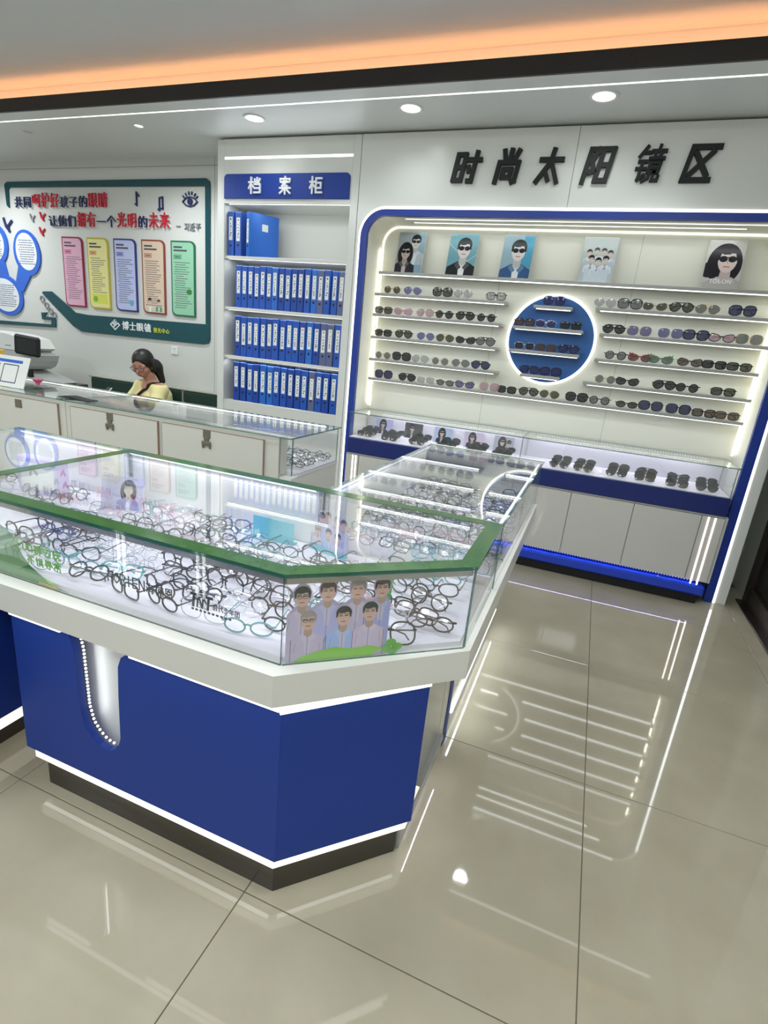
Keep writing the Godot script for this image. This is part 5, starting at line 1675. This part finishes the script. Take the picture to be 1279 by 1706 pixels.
# ---------------------------------------------------------------- bench and eye-testing machine by the far wall
func build_waiting_corner():
	var be := thing("bench", "dark green padded bench along the far wall under the notices", "bench")
	for e in [[-4.75, -4.19], [-4.18, -3.595], [-3.585, -2.995]]:
		part(be, "back_pad", span(e[0], e[1], 0.47, 0.828, -4.17, -4.09, 0.012), "bench_green")
		part(be, "seat_pad", span(e[0], e[1], 0.33, 0.42, -4.1, -3.63, 0.02), "bench_green")
	for x in [-4.185, -3.59]:
		part(be, "piping", span(x - 0.004, x + 0.004, 0.47, 0.826, -4.17, -4.086), "bench_piping", "pale joint between pads")
	part(be, "top_rail", span(-4.77, -2.99, 0.828, 0.845, -4.178, -4.088, 0.004), "bench_piping", "pale top rail")
	part(be, "plinth", span(-4.74, -3.0, 0.0, 0.33, -4.12, -3.68), "kick_dark")
	var t := thing("instrument_table", "dark small table under the eye-testing machine", "table")
	part(t, "table_top", span(-5.75, -4.42, 0.765, 0.795, -3.78, -3.25, 0.004), "kick_dark")
	part(t, "column", span(-5.15, -5.05, 0.05, 0.765, -3.57, -3.47, 0.01), "plastic_grey")
	part(t, "foot", span(-5.45, -4.75, 0.0, 0.05, -3.72, -3.32, 0.01), "kick_dark")
	var m := thing("eye_testing_machine", "white eye-testing machine with a dark tilted screen beside the far wall", "machine", Vector3(0.17, 0, -3.5))
	var b := Mb.new()
	b.extrude(pv([[-5.45, 0.796], [-4.62, 0.796], [-4.60, 0.812], [-4.72, 0.845], [-4.86, 0.87], [-4.98, 0.905], [-5.45, 0.905]]), -0.17, 0.17)
	part(m, "base", b, "plastic_grey")
	b = Mb.new()
	b.extrude(pv([[-5.45, 0.906], [-4.87, 0.906], [-4.80, 0.94], [-4.77, 0.985], [-4.75, 1.035], [-4.86, 1.06], [-5.45, 1.06]]), -0.13, 0.13)
	part(m, "body", b, "plastic_grey")
	b = Mb.new()
	b.extrude(pv([[-5.45, 1.061], [-4.86, 1.061], [-4.80, 1.09], [-4.86, 1.165], [-5.0, 1.19], [-5.15, 1.2], [-5.45, 1.2]]), -0.14, 0.14)
	part(m, "hood", b, "plastic_white")
	var sx := Transform3D(Basis(Vector3.UP, 0.25) * Basis(Vector3.BACK, -0.08), Vector3(-4.745, 1.115, 0.165))
	b = Mb.new()
	b.box(Vector3.ZERO, Vector3(0.235, 0.165, 0.04), 0.016, sx)
	var sc := part(m, "screen_housing", b, "black", "black screen housing")
	b = Mb.new()
	b.box(Vector3(0.01, 0, 0.0205), Vector3(0.175, 0.115, 0.002), 0.0, sx)
	part(sc, "screen", b, "screen_dark")
	b = Mb.new()
	b.box(Vector3(-4.76, 0.878, 0.15), Vector3(0.045, 0.07, 0.04), 0.01)
	part(m, "joystick", b, "black")
	part(m, "port", boxed(Vector3(-4.83, 0.89, 0.172), Vector3(0.03, 0.03, 0.01), 0.004), "black")
	b = Mb.new()
	b.box(Vector3(-5.02, 1.095, 0.1405), Vector3(0.07, 0.008, 0.002))
	part(m, "badge", b, "letter_grey")
	var y := thing("yellow_carton", "yellow and black carton at the picture's edge behind the acrylic sign", "box", Vector3(-4.02, 0.9, -2.68))
	part(y, "body", boxed(Vector3(0, 0.11, 0), Vector3(0.13, 0.22, 0.06), 0.004), "yellow_print")
	part(y, "label", span(-0.06, 0.06, 0.13, 0.18, 0.03, 0.0306), "black")

# ---------------------------------------------------------------- the seated woman
# round cone between two points
func capsule_d(p: Vector3, a: Vector3, b: Vector3, ra: float, rb: float) -> float:
	var ab := b - a
	var t := clampf((p - a).dot(ab) / maxf(ab.length_squared(), 1e-9), 0.0, 1.0)
	return p.distance_to(a + ab * t) - lerpf(ra, rb, t)

func blob_d(p: Vector3, c: Vector3, r: Vector3) -> float:
	var q := (p - c) / r
	var l := q.length()
	return (l - 1.0) * minf(r.x, minf(r.y, r.z)) if l > 0.001 else -minf(r.x, r.y)

func smin(a: float, b: float, k: float) -> float:
	var h := clampf(0.5 + 0.5 * (b - a) / k, 0.0, 1.0)
	return lerpf(b, a, h) - k * h * (1.0 - h)

func nets(b: Mb, f: Callable, lo: Vector3, hi: Vector3, cell: float, xf := Transform3D()):
	var n := Vector3i(((hi - lo) / cell).ceil()) + Vector3i.ONE
	n = Vector3i(((n.x + 3) / 4) * 4, ((n.y + 3) / 4) * 4, ((n.z + 3) / 4) * 4)
	var sy := n.x + 1
	var sz := sy * (n.y + 1)
	var val := {}
	var near := []
	for bz in range(0, n.z, 4):
		for by in range(0, n.y, 4):
			for bx in range(0, n.x, 4):
				var c := lo + Vector3(bx + 2, by + 2, bz + 2) * cell
				if absf(f.call(c)) < cell * 5.5:
					near.append(Vector3i(bx, by, bz))
	for q in near:
		for z in 5:
			for y in 5:
				for x in 5:
					var id: int = (q.x + x) + (q.y + y) * sy + (q.z + z) * sz
					if not val.has(id):
						val[id] = f.call(lo + Vector3(q.x + x, q.y + y, q.z + z) * cell)
	var vert := {}
	var nrm := {}
	var offs := []
	for z in 2:
		for y in 2:
			for x in 2:
				offs.append([Vector3(x, y, z), x + y * sy + z * sz])
	var edges := []
	for i in 8:
		for j in range(i + 1, 8):
			if (offs[i][0] - offs[j][0]).length_squared() < 1.5:
				edges.append([i, j])
	for q in near:
		for z in 4:
			for y in 4:
				for x in 4:
					var id: int = (q.x + x) + (q.y + y) * sy + (q.z + z) * sz
					var s := 0
					for o in offs:
						if val[id + o[1]] < 0.0:
							s += 1
					if s == 0 or s == 8:
						continue
					var acc := Vector3()
					var cnt := 0
					for e in edges:
						var va: float = val[id + offs[e[0]][1]]
						var vb: float = val[id + offs[e[1]][1]]
						if (va < 0.0) != (vb < 0.0):
							acc += offs[e[0]][0].lerp(offs[e[1]][0], va / (va - vb))
							cnt += 1
					var p := lo + (Vector3(q.x + x, q.y + y, q.z + z) + acc / cnt) * cell
					vert[id] = p
					var h := cell * 0.6
					nrm[id] = Vector3(f.call(p + Vector3(h, 0, 0)) - f.call(p - Vector3(h, 0, 0)), f.call(p + Vector3(0, h, 0)) - f.call(p - Vector3(0, h, 0)), f.call(p + Vector3(0, 0, h)) - f.call(p - Vector3(0, 0, h))).normalized()
	var step := [1, sy, sz]
	for id in vert:
		for ax in 3:
			var a: float = val[id]
			if not val.has(id + step[ax]):
				continue
			var c: float = val[id + step[ax]]
			if (a < 0.0) == (c < 0.0):
				continue
			var u: int = step[(ax + 1) % 3]
			var w: int = step[(ax + 2) % 3]
			var k := [id, id - u, id - u - w, id - w]
			if not (vert.has(k[1]) and vert.has(k[2]) and vert.has(k[3])):
				continue
			b.stri(xf * vert[k[0]], xf * vert[k[1]], xf * vert[k[2]], xf.basis * nrm[k[0]], xf.basis * nrm[k[1]], xf.basis * nrm[k[2]])
			b.stri(xf * vert[k[0]], xf * vert[k[2]], xf * vert[k[3]], xf.basis * nrm[k[0]], xf.basis * nrm[k[2]], xf.basis * nrm[k[3]])

var bones := []

func body_d(p: Vector3) -> float:
	var d := 1.0
	for q in bones:
		d = smin(d, capsule_d(p, q[0], q[1], q[2], q[3]), 0.03)
	return d

func head_d(p: Vector3) -> float:
	var d := blob_d(p, Vector3(0, 0.02, -0.008), Vector3(0.076, 0.096, 0.092))
	d = smin(d, blob_d(p, Vector3(0, -0.045, 0.03), Vector3(0.056, 0.062, 0.056)), 0.03)
	d = smin(d, capsule_d(p, Vector3(0, -0.01, 0.088), Vector3(0, -0.03, 0.102), 0.008, 0.013), 0.012)
	d = smin(d, capsule_d(p, Vector3(-0.022, -0.066, 0.078), Vector3(0.022, -0.066, 0.078), 0.008, 0.008), 0.012)
	d = smin(d, capsule_d(p, Vector3(-0.05, 0.012, 0.07), Vector3(0.05, 0.012, 0.07), 0.008, 0.008), 0.02)
	for s in [-1.0, 1.0]:
		d = smin(d, blob_d(p, Vector3(s * 0.042, -0.028, 0.06), Vector3(0.026, 0.024, 0.022)), 0.02)
		d = smin(d, blob_d(p, Vector3(s * 0.078, -0.012, -0.008), Vector3(0.011, 0.03, 0.019)), 0.008)
		d = maxf(d, -blob_d(p, Vector3(s * 0.031, -0.003, 0.096), Vector3(0.018, 0.009, 0.012)))
	d = smin(d, capsule_d(p, Vector3(0, -0.05, -0.015), Vector3(0, -0.15, -0.045), 0.05, 0.048), 0.03)
	return d

func hair_d(p: Vector3) -> float:
	var d := blob_d(p, Vector3(0, 0.03, -0.018), Vector3(0.089, 0.1, 0.104))
	for s in [-1.0, 1.0]:
		d = smin(d, capsule_d(p, Vector3(s * 0.068, 0.02, -0.01), Vector3(s * 0.066, -0.06, -0.03), 0.03, 0.026), 0.02)
	# open in front for the face
	d = maxf(d, -blob_d(p, Vector3(0, -0.045, 0.105), Vector3(0.078, 0.105, 0.085)))
	d = smin(d, blob_d(p, Vector3(0.055, -0.045, -0.1), Vector3(0.055, 0.06, 0.05)), 0.02)
	d = smin(d, capsule_d(p, Vector3(0.07, -0.07, -0.1), Vector3(0.1, -0.18, -0.085), 0.045, 0.028), 0.03)
	return d

func shirt_d(p: Vector3) -> float:
	var d := 1.0
	for k in range(0, 7):
		var q: Array = bones[k]
		d = smin(d, capsule_d(p, q[0], q[1], q[2] + 0.011, q[3] + 0.011), 0.035)
	# neckline and hem
	d = maxf(d, -blob_d(p, Vector3(-3.765, 0.885, -3.79), Vector3(0.085, 0.075, 0.1)))
	d = maxf(d, p.y - 0.885)
	d = maxf(d, 0.40 - p.y)
	return d

func trouser_d(p: Vector3) -> float:
	var d := 1.0
	for k in range(10, 15):
		var q: Array = bones[k]
		d = smin(d, capsule_d(p, q[0], q[1], q[2] + 0.01, q[3] + 0.01), 0.03)
	return maxf(d, 0.09 - p.y)

func build_person():
	var w := thing("person", "seated woman in a pale yellow T-shirt with dark ponytail, looking down at a phone", "person")
	var hip := Vector3(-3.70, 0.52, -3.90)
	var chest := Vector3(-3.735, 0.76, -3.905)
	var neck := Vector3(-3.745, 0.885, -3.885)
	var ls := Vector3(-3.90, 0.838, -3.925)
	var rs := Vector3(-3.585, 0.838, -3.80)
	var le := Vector3(-4.0, 0.64, -3.80)
	var re := Vector3(-3.54, 0.62, -3.66)
	var lh := Vector3(-4.015, 0.725, -3.62)
	var rh := Vector3(-3.84, 0.70, -3.53)
	bones = [
		[hip, chest, 0.135, 0.125], [chest, neck + Vector3(0, -0.05, -0.005), 0.12, 0.065], [chest + Vector3(-0.08, -0.02, 0.05), chest + Vector3(0.07, -0.02, 0.09), 0.075, 0.075],
		[ls, rs, 0.055, 0.055], [neck + Vector3(0, -0.03, 0), ls, 0.055, 0.052], [ls, ls.lerp(le, 0.55), 0.056, 0.05], [rs, rs.lerp(re, 0.55), 0.056, 0.05],
		[ls.lerp(le, 0.5), le, 0.043, 0.036], [rs.lerp(re, 0.5), re, 0.043, 0.036], [neck + Vector3(0, -0.06, 0), Vector3(-3.752, 0.95, -3.85), 0.056, 0.05],
		[hip, hip + Vector3(-0.05, 0.0, 0.05), 0.13, 0.12], [hip + Vector3(-0.1, -0.03, 0.02), Vector3(-3.93, 0.46, -3.50), 0.085, 0.06], [hip + Vector3(0.08, -0.03, 0.05), Vector3(-3.70, 0.46, -3.44), 0.085, 0.06],
		[Vector3(-3.93, 0.46, -3.50), Vector3(-3.94, 0.09, -3.52), 0.058, 0.038], [Vector3(-3.70, 0.46, -3.44), Vector3(-3.72, 0.09, -3.46), 0.058, 0.038],
		[Vector3(-3.94, 0.05, -3.53), Vector3(-3.98, 0.032, -3.40), 0.036, 0.028], [Vector3(-3.72, 0.05, -3.47), Vector3(-3.76, 0.032, -3.34), 0.036, 0.028],
		[le, lh, 0.035, 0.025], [re, rh, 0.035, 0.025]]
	var face := Vector3(0.22, -0.34, 0.91).normalized()
	var hx := Vector3.UP.cross(face).normalized()
	var hxf := Transform3D(Basis(hx, face.cross(hx).normalized(), face), Vector3(-3.772, 1.045, -3.80))
	var b := Mb.new()
	nets(b, body_d, Vector3(-4.1, 0.0, -4.08), Vector3(-3.4, 0.98, -3.25), 0.017)
	nets(b, head_d, Vector3(-0.1, -0.17, -0.12), Vector3(0.1, 0.13, 0.13), 0.006, hxf)
	# hands round the phone: palm, four fingers, thumb
	for h in [[lh, Vector3(-4.03, 0.755, -3.585), 1.0], [rh, Vector3(-3.93, 0.745, -3.545), -1.0]]:
		var hb := []
		var c: Vector3 = h[1]
		hb.append([h[0], c + Vector3(0, -0.015, 0), 0.024, 0.02])
		for k in 4:
			var base: Vector3 = c + Vector3(0.0, -0.024 + 0.015 * k, 0.012)
			var mid: Vector3 = base + Vector3(h[2] * 0.004, 0.006, 0.03 - 0.003 * absf(k - 1.5))
			hb.append([c + Vector3(0, -0.012 + 0.006 * k, 0), base, 0.014, 0.0095])
			hb.append([base, mid, 0.0092, 0.0085])
			hb.append([mid, mid + Vector3(h[2] * 0.026, 0.002, 0.006), 0.0085, 0.0072])
		hb.append([c + Vector3(0, 0.0, -0.006), c + Vector3(h[2] * 0.012, 0.028, -0.012), 0.012, 0.0095])
		hb.append([c + Vector3(h[2] * 0.012, 0.028, -0.012), c + Vector3(h[2] * 0.034, 0.042, -0.004), 0.0095, 0.008])
		var hd := func(p: Vector3) -> float:
			var d := 1.0
			for q in hb:
				d = smin(d, capsule_d(p, q[0], q[1], q[2], q[3]), 0.006)
			return d
		nets(b, hd, c - Vector3(0.12, 0.09, 0.09), c + Vector3(0.12, 0.09, 0.09), 0.006)
	part(w, "body", b, "skin")
	b = Mb.new()
	nets(b, hair_d, Vector3(-0.12, -0.27, -0.2), Vector3(0.2, 0.16, 0.12), 0.008, hxf)
	part(w, "hair", b, "hair", "dark hair in a low ponytail")
	b = Mb.new()
	nets(b, shirt_d, Vector3(-4.15, 0.38, -4.12), Vector3(-3.4, 0.95, -3.6), 0.014)
	part(w, "t_shirt", b, "shirt", "pale yellow T-shirt")
	b = Mb.new()
	nets(b, trouser_d, Vector3(-4.1, 0.05, -4.1), Vector3(-3.5, 0.70, -3.3), 0.018)
	part(w, "trousers", b, "trousers")
	# face details
	b = Mb.new()
	for s in [-1.0, 1.0]:
		b.lathe(PackedVector2Array([Vector2(0.0, -0.011), Vector2(0.009, -0.006), Vector2(0.0105, 0.0), Vector2(0.009, 0.005), Vector2(0.0, 0.008)]), 10, hxf * Transform3D(Basis(Vector3.RIGHT, PI / 2), Vector3(s * 0.031, -0.004, 0.078)))
	part(w, "eyes", b, "eye_white")
	b = Mb.new()
	for s in [-1.0, 1.0]:
		b.lathe(PackedVector2Array([Vector2(0.0055, -0.001), Vector2(0.0055, 0.001), Vector2(0.0, 0.0015)]), 10, hxf * Transform3D(Basis(Vector3.RIGHT, PI / 2 + 0.25), Vector3(s * 0.031, -0.007, 0.0855)))
		b.tube(PackedVector3Array([hxf * Vector3(s * 0.015, 0.018, 0.088), hxf * Vector3(s * 0.033, 0.022, 0.083), hxf * Vector3(s * 0.05, 0.017, 0.069)]), 0.0025, 5)
	part(w, "irises_and_brows", b, "hair")
	b = Mb.new()
	b.tube(PackedVector3Array([hxf * Vector3(-0.021, -0.067, 0.082), hxf * Vector3(0.0, -0.063, 0.089), hxf * Vector3(0.021, -0.067, 0.082)]), 0.004, 6)
	b.tube(PackedVector3Array([hxf * Vector3(-0.018, -0.07, 0.081), hxf * Vector3(0.0, -0.073, 0.087), hxf * Vector3(0.018, -0.07, 0.081)]), 0.004, 6)
	part(w, "lips", b, "lips")
	# bag strap across the chest
	b = Mb.new()
	var sp := PackedVector3Array()
	for k in 15:
		var t := k / 14.0
		var p := Vector3(-3.63, 0.90, -3.83).lerp(Vector3(-3.90, 0.66, -3.74), t)
		for it in 6:
			var d := shirt_d(p)
			p += Vector3(-0.25, 0.25, 0.9).normalized() * clampf(0.010 - d, -0.03, 0.03)
		sp.append(p)
	b.tube(sp, 0.02, 8, false, 0.4, Vector3(-0.35, 0, 0.94))
	part(w, "bag_strap", b, "strap", "dark brown bag strap")
	# her glasses and phone
	var gx := hxf * Transform3D(Basis(), Vector3(0, -0.027, 0.104))
	eyewear("eyeglasses", "thin metal eyeglasses worn by the seated woman", "eyeglasses", "", "oval", "frame_brown", "clear_lens", gx, true, false)
	var ph := thing("phone", "white phone held by the seated woman", "phone", Vector3(-3.985, 0.775, -3.56))
	ph.rotation = Vector3(-0.9, -0.3, 0.1)
	part(ph, "case", boxed(Vector3.ZERO, Vector3(0.074, 0.15, 0.008), 0.003), "plastic_white")
	part(ph, "screen", span(-0.033, 0.033, -0.07, 0.07, 0.004, 0.0046), "screen_dark")

# ---------------------------------------------------------------- character strokes on a 100 by 100 grid
const GLYPH := {
	"时": "8,88 38,88 38,10 8,10 8,88;8,50 38,50;50,72 98,72;80,94 80,8 66,8;58,50 62,38",
	"尚": "50,98 50,66;20,96 30,74;80,96 70,74;10,4 10,62 90,62 90,8 80,4;34,42 66,42 66,18 34,18 34,42",
	"太": "8,68 92,68;50,96 48,62 10,4;52,60 92,4;42,26 54,10",
	"阳": "10,2 10,94 40,94 24,62 40,34 26,30;54,94 92,94 92,6 54,6 54,94;54,50 92,50",
	"镜": "24,98 6,72;18,82 42,82;10,58 40,58;8,38 42,38;24,58 24,8 42,20;70,100 70,90;48,86 96,86;60,82 62,72;84,82 80,72;46,66 98,66;54,54 92,54 92,28 54,28 54,54;54,41 92,41;64,28 60,12 44,4;78,28 78,6 98,6 98,16",
	"区": "94,94 10,94 10,6 94,6;78,80 26,20;26,78 80,20",
	"档": "4,70 40,70;22,98 22,4;22,66 4,34;24,60 40,42;70,96 70,62;50,88 57,70;92,90 82,70;48,58 92,58 92,8 46,8;50,34 92,34",
	"案": "50,100 50,92;10,78 10,88 90,88 90,78;44,84 32,60 70,46;62,76 48,56 24,46;12,70 88,70;6,34 94,34;50,46 50,0;46,32 8,4;54,32 92,4",
	"柜": "4,70 40,70;22,98 22,4;22,66 4,34;24,60 40,42;96,90 52,90 52,8 98,8;52,64 90,64 90,34 52,34",
	"共": "8,70 92,70;32,96 32,36;68,96 68,36;4,36 96,36;34,26 14,4;64,26 88,4",
	"同": "12,2 12,92 88,92 88,6 76,4;30,70 70,70;32,50 68,50 68,22 32,22 32,50",
	"呵": "8,80 30,80 30,34 8,34 8,80;38,88 98,88;88,88 88,6 74,6;46,66 70,66 70,34 46,34 46,66",
	"护": "4,74 38,74;22,98 22,8 10,10;4,36 38,48;68,98 74,88;50,78 92,78 92,46 50,46;50,78 50,40 40,4",
	"好": "22,96 10,40 36,6;34,70 24,26 4,4;4,68 40,68;50,88 92,88 72,64;72,64 72,6 60,8;46,48 98,48",
	"孩": "6,88 34,88 22,66 22,6 10,8;4,40 38,50;70,98 70,88;44,82 98,82;66,80 50,60 76,60;88,68 44,24;84,46 42,4;72,24 94,4",
	"子": "14,88 82,88 50,62 50,6 34,8;4,46 96,46",
	"的": "22,98 14,82;8,80 38,80 38,8 8,8 8,80;8,46 38,46;62,98 48,64;56,78 94,78 90,8 76,6;60,54 72,34",
	"眼": "6,90 34,90 34,8 6,8 6,90;6,64 34,64;6,36 34,36;48,6 48,92 88,92 88,52 48,52;48,72 88,72;48,6 66,16;62,50 96,4;94,40 76,28",
	"睛": "6,90 34,90 34,8 6,8 6,90;6,64 34,64;6,36 34,36;44,88 96,88;48,74 92,74;42,60 98,60;70,98 70,60;52,4 52,48 90,48 90,6 80,4;52,34 90,34;52,20 90,20",
	"让": "10,92 20,80;4,60 22,60 22,10 36,24;64,96 64,8;64,56 92,56;36,8 98,8",
	"他": "26,98 4,56;18,72 18,2;34,52 94,70 90,30 80,32;64,98 64,22;44,80 44,8 94,8 96,24",
	"们": "26,98 4,56;18,72 18,2;38,96 46,84;36,74 36,2;54,88 92,88 92,6 80,4",
	"拥": "4,74 38,74;22,98 22,8 10,10;4,36 38,48;46,4 46,90 92,90 92,8 82,4;46,64 92,64;46,38 92,38;69,90 69,4",
	"有": "4,80 96,80;46,98 6,36;34,2 34,58 82,58 82,6 70,4;34,40 82,40;34,22 82,22",
	"一": "4,50 96,50",
	"个": "50,98 4,54;50,98 96,54;50,64 50,2",
	"光": "50,98 50,58;20,90 30,68;82,90 70,68;4,54 96,54;38,52 32,20 6,4;62,54 62,10 92,8 94,24",
	"明": "8,84 36,84 36,18 8,18 8,84;8,50 36,50;50,90 90,90 90,6 78,4;50,90 50,30 40,4;50,64 90,64;50,38 90,38",
	"未": "16,78 84,78;4,52 96,52;50,98 50,2;48,50 6,8;52,50 94,8",
	"来": "10,80 90,80;4,46 96,46;50,98 50,2;48,44 6,6;52,44 94,6;26,72 34,54;74,72 66,54",
	"习": "10,88 90,88 86,8 72,8;26,68 46,56;14,22 72,44",
	"近": "8,90 20,78;4,56 22,56 22,20 4,8;22,20 40,6 98,6;86,96 48,84 46,46 36,26;48,60 96,60;76,60 76,16",
	"平": "10,90 90,90;28,80 36,62;72,80 64,62;4,48 96,48;50,90 50,2",
	"博": "4,66 34,66;20,98 20,2;40,86 98,86;84,98 92,92;46,36 46,76 92,76 92,36;46,56 92,56;69,98 69,36;38,28 98,28;80,38 80,4 68,4;50,20 58,8",
	"士": "4,62 96,62;50,98 50,8;16,8 84,8",
	"视": "16,98 24,88;4,78 36,78 6,40;22,60 22,2;26,50 36,38;48,36 48,92 90,92 90,36;68,76 68,40 42,4;74,34 74,10 96,10 96,22",
	"中": "10,76 90,76 90,34 10,34 10,76;50,98 50,2",
	"心": "8,50 16,16;32,66 34,12 74,10 78,26;48,88 58,66;82,62 96,34",
	"代": "26,98 4,56;18,72 18,2;38,62 98,72;60,98 70,40 94,6 98,20;80,94 90,82",
	"少": "50,98 50,40 38,42;28,78 8,44;70,80 92,52;88,46 52,14 10,2",
	"年": "26,98 6,62;20,80 92,80;24,56 86,56;24,56 24,30;4,30 96,30;54,80 54,2",
	"团": "8,2 8,92 92,92 92,2;8,6 92,6;20,66 80,66;58,84 58,22 46,22;56,64 24,30",
	"海": "8,90 22,78;4,62 18,52;6,8 24,34;46,98 34,70;42,84 96,84;46,66 88,66 84,4 70,6;46,66 40,22 90,22;32,44 98,44",
	"俪": "24,98 4,56;16,72 16,2;34,88 98,88;40,4 40,70 62,70 62,8;72,4 72,70 94,70 94,8;48,52 54,32;80,52 86,32",
	"恩": "14,46 14,96 86,96 86,46 14,46;28,76 72,76;50,90 50,76 28,54;52,74 72,54;8,30 14,6;34,36 34,4 70,4 72,14;50,38 58,24;84,34 96,10",
	"肆": "4,88 40,88;22,88 6,60;20,74 40,70 24,50;4,40 42,40;8,40 8,10 40,14;24,56 24,6;50,84 92,84 92,58 50,58;46,71 98,71;46,44 96,44;70,98 70,2;46,28 98,28",
	"去": "14,78 86,78;50,98 50,50;4,50 96,50;42,48 20,10 78,14;68,30 86,4",
	"玩": "4,88 38,88;6,52 36,52;2,14 40,20;22,88 22,16;48,88 92,88;42,60 98,60;62,58 58,26 40,4;78,60 78,8 96,8 98,24",
	"不": "4,90 96,90;56,90 6,34;50,66 50,2;58,60 94,34",
	"惧": "20,98 20,2;6,74 8,52;30,78 36,66;50,92 88,92 88,34 50,34 50,92;50,72 88,72;50,53 88,53;40,26 98,26;58,20 44,2;78,20 96,2",
	"寻": "16,92 84,92 84,56 14,56;18,74 84,74;4,36 96,36;70,48 70,4 54,4;26,24 38,10",
	"常": "50,100 50,84;26,96 34,84;74,96 66,84;6,66 6,80 94,80 94,66;28,68 72,68 72,54 28,54 28,68;14,4 14,42 86,42 86,8;50,54 50,0",
}
